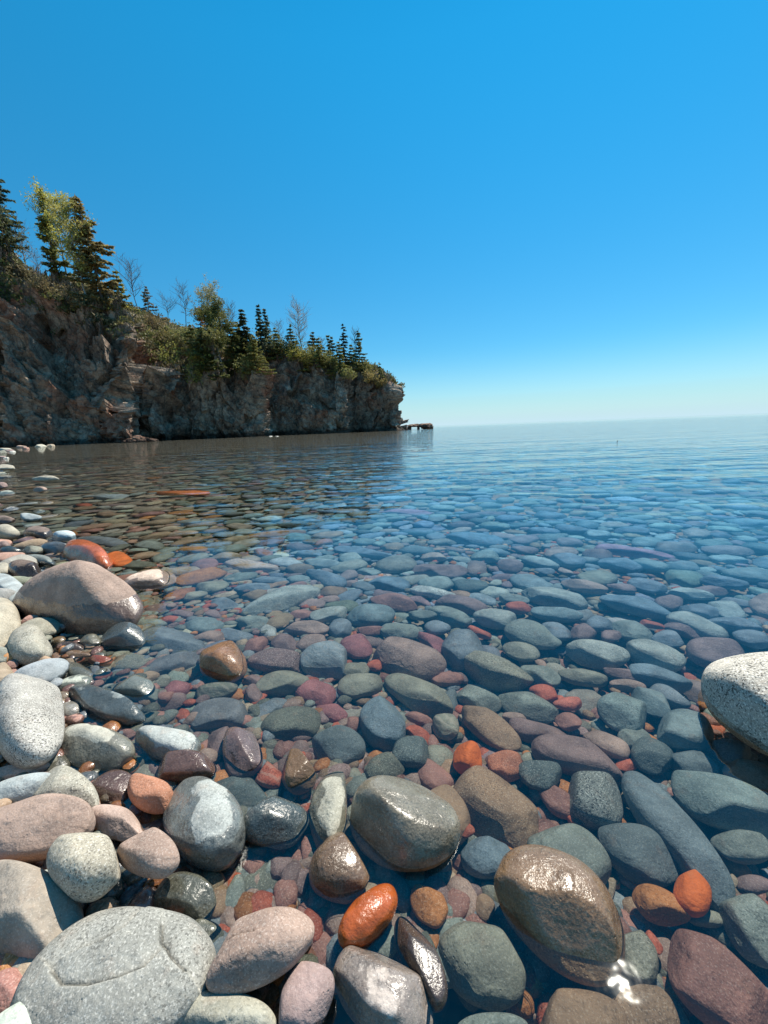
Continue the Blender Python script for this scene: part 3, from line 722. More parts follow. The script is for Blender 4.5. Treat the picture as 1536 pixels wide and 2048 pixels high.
def crack(P, c3, lines, width, depth):
    """thin spalled ledges along lines drawn on the stone's upper side"""
    W = P[:, :2]+c3[:2]; out = P.copy(); dark = np.zeros(len(P)); up = P[:, 2] > -0.2*P[:, 2].max()
    for ln_, side in lines:
        L = np.array([unproj(x, y, c3[2]+P[:, 2].max()*0.72)[0][:2] for x, y in ln_])
        best = np.full(len(W), 1e9); sg = np.ones(len(W))
        for a, b in zip(L[:-1], L[1:]):
            e = b-a; t = ((W-a)@e)/(e@e); tc = np.clip(t, 0, 1); q = W-(a+tc[:, None]*e); d = np.sqrt((q*q).sum(1))
            s_ = np.sign(e[0]*(W[:, 1]-a[1])-e[1]*(W[:, 0]-a[0])); m = d < best; best[m] = d[m]; sg[m] = s_[m]
        one = np.where(sg*side > 0, np.exp(-(best/(width*9))**1.2)*0.9, np.exp(-(best/width)**2)*0.3)+np.exp(-(best/(width*.8))**2)*.35
        dark = np.maximum(dark, np.where(up, np.exp(-(best/(width*.75))**2), 0))
        out[:, 2] -= np.where(up, one*depth, 0)
    return out, dark

# ---- labels: each stone by its look and by landmark stones beside it
LM = [s for s in things if s.get('lm')]
used = set(s['label'] for s in things if s['label'])
def size_word(s):
    p = math.sqrt(s['A']*s['B']); return 'large ' if p > .11 else 'small ' if p < .052 else ''
def shape_word(s):
    r = s['A']/s['B']; return 'long' if r > 1.9 else 'oval' if r > 1.3 else 'round'
def rel(s, m):
    dx, dy = s['x']-m['x'], (s['y']-m['y'])*1.6
    far = math.hypot(dx, dy); ra = m.get('a', 50)
    pre = 'touching' if far < ra*1.15 else None
    if abs(dx) > abs(dy): r = 'on the cliff side of' if dx < 0 else 'on the open-water side of'
    else: r = 'behind' if dy < 0 else 'in front of'
    return r, far
for s in things:
    if s['label']: continue
    z = s['c3'][2]; st_ = 'submerged' if z < -0.03 else ('wet' if s['w'] > .05 or z < .01 else 'half-dry' if s['w'] > .01 else 'dry')
    lst = sorted(LM, key=lambda m: rel(s, m)[1]); done = False
    base = f"{size_word(s)}{s['cn']} {shape_word(s)} stone"
    nb = sorted([q for q in things if q is not s], key=lambda q: math.hypot(q['x']-s['x'], (q['y']-s['y'])*1.6))
    cands = []
    for m in lst[:3]: cands.append(f"{st_} {base} {rel(s, m)[0]} {m['lm']}")
    for m in lst[:2]:
        for q in nb[:3]:
            if q['cn'] != s['cn']: cands.append(f"{base} {rel(s, m)[0]} {m['lm']}, beside {q['cn']} stone")
    for m in lst[:6]:
        for q in lst[:6]:
            if m is not q: cands.append(f"{base} between {m['lm']} and {q['lm']}")
    for m in lst[:5]:
        for q in nb[:6]: cands.append(f"{base} touching {size_word(q)}{q['cn']} {shape_word(q)} one, {rel(s, m)[0]} {m['lm']}")
    for c in cands:
        if c not in used and len(c.replace('-', ' - ').split()) <= 18 and len(c.split()) <= 16: used.add(c); s['label'] = c; done = True; break
    if not done: s['label'] = base+' near '+lst[0]['lm']; print("LABEL CLASH", s['label'])

CRA = [([(104, 1945), (125, 1975), (180, 1978), (240, 1962), (290, 1940), (322, 1905)], 1), ([(322, 1850), (322, 1885), (343, 1918), (368, 1935)], 1), ([(272, 1834), (250, 1862), (215, 1885), (180, 1898)], -1)]
CRO = [([(425, 1905), (450, 1880), (480, 1870), (510, 1868)], 1)]
for s in things:
    if s['z'] is not None if 'z' in s else False:
        if s['z'] > .02: s['rgb'] = tuple(np.array(s['rgb'])*[.76, .74, .72])
for i, s in enumerate(things):
    rg = np.random.default_rng(1000+i)
    pxs = s.get('a', 30)
    sub = 7 if s['f'] == 'A' else 6 if pxs > 90 else 5 if pxs > 38 else 4
    P, F = stone_mesh(s, sub, rg)
    dk = None
    if s['f'] == 'A': P, dk = crack(P, s['c3'], CRA, .0024, .010)
    if s['lm'] == 'the smooth pink boulder': P, dk = crack(P, s['c3'], CRO, .0018, .004)
    big = max(s['A'], s['B']) > .115 and s.get('a', 0) > 85
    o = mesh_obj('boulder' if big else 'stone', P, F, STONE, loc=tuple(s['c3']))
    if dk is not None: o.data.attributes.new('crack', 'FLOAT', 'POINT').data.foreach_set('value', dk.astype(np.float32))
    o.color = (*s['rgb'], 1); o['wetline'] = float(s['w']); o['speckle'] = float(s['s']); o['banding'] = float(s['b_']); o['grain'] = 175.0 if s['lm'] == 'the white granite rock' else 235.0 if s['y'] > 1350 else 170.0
    tag(o, s['label'], 'boulder' if big else 'stone', 'boulders on the shore and in the shallows' if big else 'stones of the cobble shore and lake bed')
    o.cycles.is_caustics_receiver = True
def merged(name, lst, sub, label, seed):
    V, F = ico(sub); n = len(V); VV = []; FF = []; CC = []
    for i, s in enumerate(lst):
        rg = np.random.default_rng(seed+i); P, _ = stone_mesh(s, sub, rg)
        VV.append(P+s['c3']); FF.append(F+i*n); CC.append(np.tile(s['rgb'], (n, 1)))
    if not VV: return
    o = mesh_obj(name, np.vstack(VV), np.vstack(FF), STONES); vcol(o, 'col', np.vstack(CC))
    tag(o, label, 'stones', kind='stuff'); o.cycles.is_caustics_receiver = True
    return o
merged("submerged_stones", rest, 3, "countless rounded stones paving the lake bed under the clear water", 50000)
# pebbles between the stones
peb = []
for _ in range(9500):
    dist = 0.45*math.exp(rng.uniform(0, 1)*math.log(3.2/0.45)); az = rng.uniform(-0.95, 0.95); x, y = dist*math.sin(az), dist*math.cos(az)
    bz = bed_z([(x, y)])[0]
    if not visible(x, y, bz) or shore_dist([(x, y)])[0] < -.7: continue
    A = rng.uniform(.012, .032); B = A*rng.uniform(.6, .95); C = B*rng.uniform(.5, .85)
    c = np.array(PAL[random.choice(['red', 'dpk', 'dpk', 'brn', 'pnk', 'pur', 'grn', 'blu', 'olv', 'tan', 'dol', 'obr'])])*rng.uniform(.7, 1.1)
    peb.append(dict(c3=np.array([x, y, bz-.03+C*.5+rng.uniform(0, .045)]), A=A, B=B, C=C, yaw=rng.uniform(0, 3.1), f=None, rgb=tuple(c), col='red', lm=''))
merged("pebbles", peb, 2, "small reddish and grey pebbles packed in the gaps between the stones", 90000)
bed.cycles.is_caustics_receiver = True
print("stones", round(time.time()-T0, 1))
# ------------------------------------------------------------------ cliff
def interp(x, pts): return np.interp(x, [p[0] for p in pts], [p[1] for p in pts])
YB = [(-700, 34), (-300, 46), (0, 57), (150, 59), (255, 60), (272, 68.5), (330, 71), (450, 75), (520, 76.5), (536, 83), (610, 84), (672, 82.5), (694, 83.5), (704, 90), (760, 90), (803, 89)]
LIP = [(-700, 300), (-300, 470), (0, 582), (100, 606), (180, 632), (250, 668), (285, 722), (330, 765), (400, 778), (465, 758), (515, 712), (560, 702), (620, 716), (680, 735), (740, 756), (803, 790)]
SKY = [(-700, 130), (-300, 380), (0, 512), (60, 556), (130, 582), (250, 614), (300, 628), (360, 650), (450, 672), (520, 694), (600, 708), (650, 718), (730, 747), (770, 770), (803, 786)]
BACK = [(-700, 20), (0, 22), (250, 20), (300, 26), (400, 28), (500, 14), (560, 9), (700, 7), (803, 3)]
ncol = 620
pxs = np.concatenate([np.linspace(-700, 0, 90, endpoint=False), np.linspace(0, 790, ncol)])
cols = []
for px in pxs:
    Yb = interp(px, YB); rowb = 884-0.0375*px+600/Yb
    Xb = x_on_row(px, Yb, rowb)
    sh = -17*np.clip((px-740)/63, 0, 1)
    zl0 = z_at_pixel_y(Xb, Yb, interp(px, LIP)); ol = 0.36*zl0+0.8
    Yl = Yb+ol; rl = interp(px, LIP); Xl = x_on_row(px+sh, Yl, rl); zl = z_at_pixel_y(Xl, Yl, rl)
    ob = interp(px, BACK); Ys = Yl+ob; rs = interp(px, SKY); Xs = x_on_row(px+sh, Ys, rs); zs = z_at_pixel_y(Xs, Ys, rs)
    I = np.array([Xs-Xb, Ys-Yb]); I /= np.linalg.norm(I)
    cols.append((Xb, Yb, Xl, Yl, zl, Xs, Ys, zs, I[0], I[1]))
tip = cols[-1]
plan = [(0.6, 3), (0.9, 7), (-0.5, 13), (-4, 22), (-12, 34), (-26, 50)]
prev = (0.0, 0.0)
for (dx, dy) in plan:
    for t in np.linspace(0.1, 1, 14):
        ax, ay = prev[0]+(dx-prev[0])*t, prev[1]+(dy-prev[1])*t
        k = min(1, ay/10); I = np.array([-0.9*k+0.03, 1-k*0.9]); I /= np.linalg.norm(I)
        zl, zs = tip[4]+0.05*ay, tip[7]+0.16*ay; ol = math.hypot(tip[2]-tip[0], tip[3]-tip[1]); 
        bx, by = tip[0]+ax, tip[1]+ay
        lx, ly = bx+I[0]*ol, by+I[1]*ol
        cols.append((bx, by, lx, ly, zl, lx+I[0]*5, ly+I[1]*5, zs, I[0], I[1]))
    prev = (dx, dy)
cols = np.array(cols); NCOL = len(cols)
NA, NB, NP = 125, 75, 26
V = []; VEG = []; OUT = []
for k in range(NA):
    s = k/(NA-1); f = s**1.4
    z = -3+(cols[:, 4]+3)*s
    V.append(np.column_stack([cols[:, 0]+(cols[:, 2]-cols[:, 0])*f, cols[:, 1]+(cols[:, 3]-cols[:, 1])*f, z])); VEG.append(np.full(NCOL, s*0.5))
for k in range(1, NB+1):
    s = k/NB; zf = s**0.85
    V.append(np.column_stack([cols[:, 2]+(cols[:, 5]-cols[:, 2])*s, cols[:, 3]+(cols[:, 6]-cols[:, 3])*s, cols[:, 4]+(cols[:, 7]-cols[:, 4])*zf])); VEG.append(np.full(NCOL, 0.5+s*0.5))
for k in range(1, NP+1):
    s = k/NP
    V.append(np.column_stack([cols[:, 5]+cols[:, 8]*s*40, cols[:, 6]+cols[:, 9]*s*40, cols[:, 7]-s*s*7-s*1.5])); VEG.append(np.full(NCOL, 1.0))
V = np.array(V); VEG = np.array(VEG); NROW = len(V)
du = np.gradient(V, axis=1); dv = np.gradient(V, axis=0); N = np.cross(du, dv); N /= np.linalg.norm(N, axis=2)[..., None]+1e-9
if N[50, 200, 1] > 0: N = -N
def smooth_rows(A, k):
    for _ in range(k): A[1:-1] = (A[:-2]+A[1:-1]*2+A[2:])/4; A[:, 1:-1] = (A[:, :-2]+A[:, 1:-1]*2+A[:, 2:])/4
    return A
N = smooth_rows(N, 12); N /= np.linalg.norm(N, axis=2)[..., None]+1e-9
D = np.zeros(V.shape[:2]); hsh = lambda p, k: math.modf(abs(math.sin(p[0]*12.9898+p[1]*78.233+p[2]*37.719+k*4.17))*43758.5453)[0]
edgefade = np.ones(NCOL)
flatV = V.reshape(-1, 3); flatveg = VEG.ravel(); dis = np.zeros(len(flatV))
for i in range(len(flatV)):
    p = Vector(flatV[i]); vg = flatveg[i]
    rock = 1.0 if vg < 0.52 else max(0.30, 1-(vg-0.52)*2.0)
    q = Vector((p.x*.055, p.y*.055, p.z*.02))
    d = mnoise.noise(q)*4.6*rock
    q = p*0.11; q.z *= 0.5
    wv_ = mnoise.noise(p*0.3)*0.35; q = q+Vector((wv_, wv_*.7, -wv_))
    dd_, pts = mnoise.voronoi(q)
    f = pts[0]; e = q-f; d += ((hsh(f, 1)-.5)*2.3+(e.x*(hsh(f, 2)-.5)+e.y*(hsh(f, 3)-.5)+e.z*(hsh(f, 4)-.15))*11.0)*rock*.8
    q = p*0.33; q.z *= 0.55; q = q+Vector((wv_*1.5, -wv_, wv_))
    dd_, pts = mnoise.voronoi(q)
    f = pts[0]; e = q-f; d += ((hsh(f, 5)-.5)*1.0+(e.x*(hsh(f, 6)-.5)+e.y*(hsh(f, 7)-.5)+e.z*(hsh(f, 8)-.15))*5.0)*rock*.62
    q = p*0.9
    dd_, pts = mnoise.voronoi(q); f = pts[0]; e = q-f
    d += ((hsh(f, 9)-.5)*.30+(e.x*(hsh(f, 10)-.5)+e.z*(hsh(f, 11)-.1))*1.7)*(rock*.6+.1)
    d += mnoise.fractal(p*1.7, 1.0, 2.0, 3)*0.16
    dis[i] = d
dis = dis.reshape(V.shape[:2])
skm = np.clip((VEG-0.75)/0.25, 0, 1); dis *= (1-0.7*skm)
V = V+N*dis[..., None]
ii, jj = np.meshgrid(np.arange(NROW-1), np.arange(NCOL-1), indexing='ij')
a_ = ii*NCOL+jj
FQ = np.stack([a_, a_+1, a_+NCOL+1, a_+NCOL], -1).reshape(-1, 4)
cm = bpy.data.materials.new("cliff_rock"); g = NG(cm)
geo = g.n('ShaderNodeNewGeometry'); pos = geo.outputs['Position']
vg = g.n('ShaderNodeAttribute', _attribute_name='veg').outputs['Fac']
nz = g.n('ShaderNodeSeparateXYZ'); g.put(nz.inputs[0], geo.outputs['Normal']); pz = g.n('ShaderNodeSeparateXYZ'); g.put(pz.inputs[0], pos)
a1 = g.noise(pos, 0.16, 5, 0.65); a2 = g.noise(pos, 0.9, 5, 0.7); a3 = g.noise(g.vmath('ADD', pos, (31, 7, 3)), 0.10, 4, 0.6)
c = g.mix(g.ramp(a2, 0.3, 0.7), (0.14, 0.10, 0.078), (0.46, 0.345, 0.255))
c = g.mix(g.ramp(a1, 0.45, 0.62), c, g.mix(g.ramp(a2, 0.3, 0.7), (0.23, 0.18, 0.14), (0.64, 0.51, 0.385)))
c = g.mix(g.math('MULTIPLY', g.ramp(a3, 0.52, 0.62), 0.6), c, g.mix(g.ramp(a2, 0.35, 0.7), (0.28, 0.11, 0.06), (0.56, 0.25, 0.15)))
c = g.mix(g.ramp(g.noise(pos, 2.3, 3, .6), 0.70, 0.76), c, (0.42, 0.18, 0.05))         # lichen spots
ce = g.voro(g.vmath('ADD', pos, g.scale(g.n('ShaderNodeTexNoise').outputs[1], 0.6)), 0.55, 'DISTANCE_TO_EDGE')
c = g.mix(g.math('MULTIPLY', g.ramp(ce, 0.0, 0.07, 1.0, 0.0), 0.5), c, g.scale(c, 0.35))
ce2 = g.voro(pos, 1.7, 'DISTANCE_TO_EDGE'); c = g.mix(g.math('MULTIPLY', g.ramp(ce2, 0.0, 0.08, 1.0, 0.0), 0.22), c, g.scale(c, 0.4))
c = g.mix(g.ramp(g.math('ADD', pz.outputs[2], g.math('MULTIPLY', a2, 1.6)), 1.2, 2.1, 1.0, 0.0), c, g.scale(c, 0.28))   # waterline band
soil = g.mix(g.ramp(a2, 0.3, 0.7), (0.10, 0.075, 0.045), (0.26, 0.20, 0.115)); soil = g.mix(g.ramp(a1, 0.5, 0.65), soil, (0.12, 0.13, 0.05))
vm = g.math('MULTIPLY', g.ramp(g.math('ADD', vg, g.math('MULTIPLY', g.math('SUBTRACT', a2, 0.5), 0.25)), 0.49, 0.58), g.ramp(nz.outputs[2], 0.25, 0.6))
c = g.mix(vm, c, soil)
hh = g.math('ADD', g.math('MULTIPLY', g.noise(pos, 2.2, 6, 0.72), 1.0), g.math('MULTIPLY', g.voro(pos, 1.4, 'DISTANCE_TO_EDGE'), 0.5))
g.pbr(c, 0.85, g.bump(hh, 1.0, 0.36), spec=0.3)
cliff = mesh_obj("cliff", V.reshape(-1, 3), FQ, cm, smooth=False); tag(cliff, "dark fractured basalt headland with reddish patches and a brushy sloping top", "cliff", kind='structure')
at_ = cliff.data.attributes.new('veg', 'FLOAT', 'POINT'); at_.data.foreach_set('value', VEG.ravel().astype(np.float32))
if cliff.data.polygons[50*(NCOL-1)+300].normal.y > 0: cliff.data.flip_normals()
bvh = BVHTree.FromPolygons([Vector(v) for v in V.reshape(-1, 3)], FQ.tolist())
print("cliff", round(time.time()-T0, 1))
def ground_at(px, py):
    """first point of the headland seen at or below a pixel"""
    for k in range(0, 120):
        d = Vector(ray(px, py+k)); h = bvh.ray_cast(Vector(CP), d)
        if h[0] is not None and h[0].y > 20: return h[0], k
    return None, 0

# ------------------------------------------------------------------ trees
bk = bpy.data.materials.new("bark"); g = NG(bk); at = g.n('ShaderNodeAttribute', _attribute_name='col'); tc = g.n('ShaderNodeTexCoord')
g.pbr(g.mix(g.ramp(g.noise(tc.outputs['Object'], 6, 3), .4, .6), g.scale(at.outputs['Color'], .7), at.outputs['Color']), 0.9, spec=.2)
lf = bpy.data.materials.new("foliage"); g = NG(lf); at = g.n('ShaderNodeAttribute', _attribute_name='col')
p_ = g.n('ShaderNodeBsdfPrincipled'); g.put(p_.inputs['Base Color'], at.outputs['Color']); p_.inputs['Roughness'].default_value = .6; p_.inputs['Specular IOR Level'].default_value = .25
tl = g.n('ShaderNodeBsdfTranslucent'); g.put(tl.inputs['Color'], g.scale(at.outputs['Color'], 1.3)); ms = g.n('ShaderNodeMixShader'); ms.inputs[0].default_value = .32
g.t.links.new(p_.outputs[0], ms.inputs[1]); g.t.links.new(tl.outputs[0], ms.inputs[2]); g.t.links.new(ms.outputs[0], g.out.inputs[0])
class Tubes:
    def __init__(s): s.V = []; s.F = []; s.n = 0
    def add(s, pts, rads, k=4):
        pts = np.asarray(pts, float); T_ = np.gradient(pts, axis=0); T_ /= np.linalg.norm(T_, axis=1)[:, None]+1e-9
        ref = np.array([0.31, 0.95, 0.07]) if abs(T_[0][1]) < .9 else np.array([1., 0, 0])
        A_ = np.cross(T_, ref); A_ /= np.linalg.norm(A_, axis=1)[:, None]+1e-9; B_ = np.cross(T_, A_)
        th = np.linspace(0, 2*np.pi, k, endpoint=False); rads = np.asarray(rads)[:, None, None]
        Vv = pts[:, None]+rads*(A_[:, None]*np.cos(th)[None, :, None]+B_[:, None]*np.sin(th)[None, :, None]); s.V.append(Vv.reshape(-1, 3))
        i = np.arange(len(pts)-1)[:, None]*k; j = np.arange(k)[None]; j2 = (j+1) % k
        s.F.append(np.stack([i+j, i+j2, i+k+j2, i+k+j], -1).reshape(-1, 4)+s.n); s.n += len(pts)*k
    def build(s, name, mat, parent, col):
        Vv = np.vstack(s.V); o = mesh_obj(name, Vv, np.vstack(s.F), mat, parent=parent); vcol(o, 'col', np.tile(col, (len(Vv), 1))); return o
def leaf_tris(C_, D_, size, rg, flat=0.0):
    """one small leafy triangle at each centre C_, pointing along D_"""
    n = len(C_); D_ = D_/(np.linalg.norm(D_, axis=1)[:, None]+1e-9); X_ = rg.normal(0, 1, (n, 3)); X_[:, 2] *= (1-flat)
    S_ = np.cross(D_, np.cross(X_, D_)); S_ /= np.linalg.norm(S_, axis=1)[:, None]+1e-9
    sz = (size*rg.uniform(.6, 1.3, n))[:, None]
    return np.stack([C_-S_*sz*.42, C_+S_*sz*.42, C_+D_*sz], 1).reshape(-1, 3)
def shrub(loc, H, W, seed, col, ex):
    rg = np.random.default_rng(seed); r = root("shrub", loc); t = Tubes()
    nb = 9; cen = np.column_stack([rg.normal(0, .42*W, nb), rg.normal(0, .42*W, nb), rg.uniform(.3, .85, nb)*H]); rd = rg.uniform(.28, .5, nb)*min(W, H)*1.1
    for c_ in cen:
        t.add([(0, 0, -.4), tuple(c_*[.4, .4, .5]), tuple(c_)], [.06, .04, .015], 4)
        for _ in range(5): e_ = c_+rg.normal(0, 1, 3)*rd.mean()*.8; t.add([tuple(c_*.9), tuple(e_)], [.02, .006], 3)
    n = int(230*ex); idx = np.repeat(np.arange(nb), n); u = rg.normal(0, 1, (nb*n, 3)); u /= np.linalg.norm(u, axis=1)[:, None]
    C_ = cen[idx]+u*(rd[idx]*rg.uniform(.55, 1.15, nb*n))[:, None]*[1, 1, .85]
    keep = np.array([mnoise.noise(Vector(c_)*1.6+Vector((seed, 0, 0))) > -.12 for c_ in C_]); C_ = C_[keep]; C_[:, 2] = np.maximum(C_[:, 2], .05)
    clump = np.array([.7+.6*(mnoise.noise(Vector(c_)*.9)+.5) for c_ in C_]); cc = np.array(col)[None]*clump[:, None]*rg.uniform(.7, 1.3, (len(C_), 1))
    t.build("branches", bk, r, (.16, .13, .10)); leaves_obj("foliage", leaf_tris(C_, u[keep]+rg.normal(0, .6, C_.shape), .27, rg), cc, r); return r
def leaves_obj(name, tris, cols_, parent, mat=lf):
    F = np.arange(len(tris)).reshape(-1, 3); o = mesh_obj(name, tris, F, mat, parent=parent, smooth=False); vcol(o, 'col', np.repeat(cols_, 3, axis=0)); return o
def root(name, loc):
    o = bpy.data.objects.new(name, None); sc.collection.objects.link(o); o.location = loc; o.empty_display_size = .5; return o
def spruce(loc, H, W, seed, col, sparse=1.0, bare_low=0.08, lean=0.0):
    rg = np.random.default_rng(seed); r = root("spruce_tree", loc)
    t = Tubes(); zz = np.linspace(-.6, H, 9); bend = rg.normal(0, .012*H, 2)
    cx = lambda z: bend[0]*np.sin(z/H*3)+lean*z; cyy = lambda z: bend[1]*np.sin(z/H*2.4)
    t.add(np.column_stack([cx(zz), cyy(zz), zz]), np.linspace(.016*H+.03, .012, 9), 6)
    C_, D_, K_ = [], [], []; n = int(H/0.26*3.4*sparse); azk = rg.uniform(0, 6.28, 3)
    for k in range(n):
        f = bare_low+(1-bare_low)*rg.uniform(0, 1)**0.85; az = rg.uniform(0, 6.283); f = min(1, round(f*H/.62)*.62/H+rg.normal(0, .006)); z = f*H; L = W*((1-f)**0.8*1.0+.04)*rg.uniform(.5, 1.15)*(1+.28*math.sin(az*1+azk[0]+f*7)+.18*math.sin(az*2+azk[1]+f*15))
        if L < .12: L = .12
        m = max(2, int(L/.16)); s = np.linspace(.15, 1, m); droop = -0.22*L*s+0.18*L*s*s
        dr = np.array([math.cos(az), math.sin(az)]); P_ = np.column_stack([cx(z)+dr[0]*L*s, cyy(z)+dr[1]*L*s, z+droop])
        if L > .5: t.add(np.vstack([[cx(z), cyy(z), z], P_[[m//2, -1]]]), [.022+.006*L, .014, .006], 3)
        for side in (-1, 1, 0, 0):
            pp = P_+rg.normal(0, .04, P_.shape); lat = np.array([-dr[1], dr[0], 0])*side*.9+np.array([dr[0], dr[1], -.25])*.7
            C_.append(pp); D_.append(np.tile(lat, (m, 1))+rg.normal(0, .3, (m, 3))); K_.append(np.full(m, rg.uniform(.65, 1.35)))
    C_ = np.vstack(C_); D_ = np.vstack(D_); K_ = np.concatenate(K_)
    T_ = leaf_tris(C_, D_, .30+.012*H, rg, .6)
    cc = np.array(col)[None]*K_[:, None]*rg.uniform(.8, 1.2, (len(K_), 1)); yl = rg.uniform(0, 1, len(K_)) < .2; cc[yl] = cc[yl]*np.array([1.6, 1.35, .9])
    t.build("trunk", bk, r, (.13, .10, .08)); leaves_obj("crown", T_, cc, r); return r
def branch_rec(t, p, d, L, rad, lvl, rg, tips, spread):
    m = 4; pts = [p]; dd_ = d.copy()
    for k in range(m):
        dd_ = dd_+rg.normal(0, .13, 3)+np.array([0, 0, .05]); dd_ /= np.linalg.norm(dd_); pts.append(pts[-1]+dd_*L/m)
    t.add(pts, np.linspace(rad, rad*.45, m+1), 3 if lvl < 2 else 5)
    if lvl == 0: tips.extend(pts[1:]); return
    nb = 5 if lvl > 1 else 4
    for k in range(nb):
        i = 1+int(k*(m)/nb); az = rg.uniform(0, 6.28); ax = np.array([math.cos(az), math.sin(az), rg.uniform(-.1, .6)])
        nd = dd_*(1-spread)+ax*spread; nd /= np.linalg.norm(nd)
        branch_rec(t, pts[min(i, m)], nd, L*rg.uniform(.42, .66), rad*.5, lvl-1, rg, tips, spread)
def broadleaf(kind, loc, H, W, seed, col, barkc, leafn=1.0, stems=1):
    rg = np.random.default_rng(seed); r = root(kind, loc); t = Tubes(); b = Tubes(); tips = []
    for st_ in range(stems):
        off = rg.normal(0, .03*H, 2) if stems > 1 else np.zeros(2); ln_ = rg.normal(0, .05, 2)
        zz = np.linspace(-.6, H*.96, 10); xs = off[0]+ln_[0]*zz+np.sin(zz*.9+seed)*.014*H; ys = off[1]+ln_[1]*zz
        P_ = np.column_stack([xs, ys, zz]); t.add(P_, np.linspace(.008*H+.03, .012, 10), 6)
        n = int(13+rg.integers(0, 4))
        for k in range(n):
            f = .3+.66*(k+rg.uniform(0, .6))/n; z = f*H*.96; p = np.array([np.interp(z, zz, xs), np.interp(z, zz, ys), z]); az = k*2.4+rg.uniform(-.5, .5)
            prof = math.sin(min(1, (f-.2)/.8)*math.pi*.82+.25)
            d = np.array([math.cos(az), math.sin(az), rg.uniform(.5, 1.1)]); d /= np.linalg.norm(d)
            branch_rec(b, p, d, W*(.35+.75*prof)*rg.uniform(.7, 1.05), .004*H+.014, 2, rg, tips, .5)
    t.build("trunk", bk, r, barkc); b.build("branches", bk, r, tuple(np.array(barkc)*.9))
    if leafn > 0:
        tp = np.array(tips); k = int(max(2, round(11*leafn))); C_ = np.repeat(tp, k, axis=0)+rg.normal(0, .16+.01*H, (len(tp)*k, 3))
        if len(C_) > 16000: C_ = C_[rg.permutation(len(C_))[:16000]]
        clump = np.array([.75+.5*(mnoise.noise(Vector(c_)*1.1)+.5) for c_ in C_])
        cc = np.array(col)[None]*clump[:, None]*rg.uniform(.75, 1.3, (len(C_), 1))
        leaves_obj("crown", leaf_tris(C_, rg.normal(0, 1, C_.shape)+[0, 0, .2], .24, rg), cc, r)
    return r
DG, MG, YG, BS, OR_ = (.13, .15, .06), (.22, .22, .075), (.50, .46, .10), (.09, .13, .10), (.42, .20, .07)
GB, WB, BB = (.30, .28, .25), (.48, .45, .40), (.17, .14, .12)
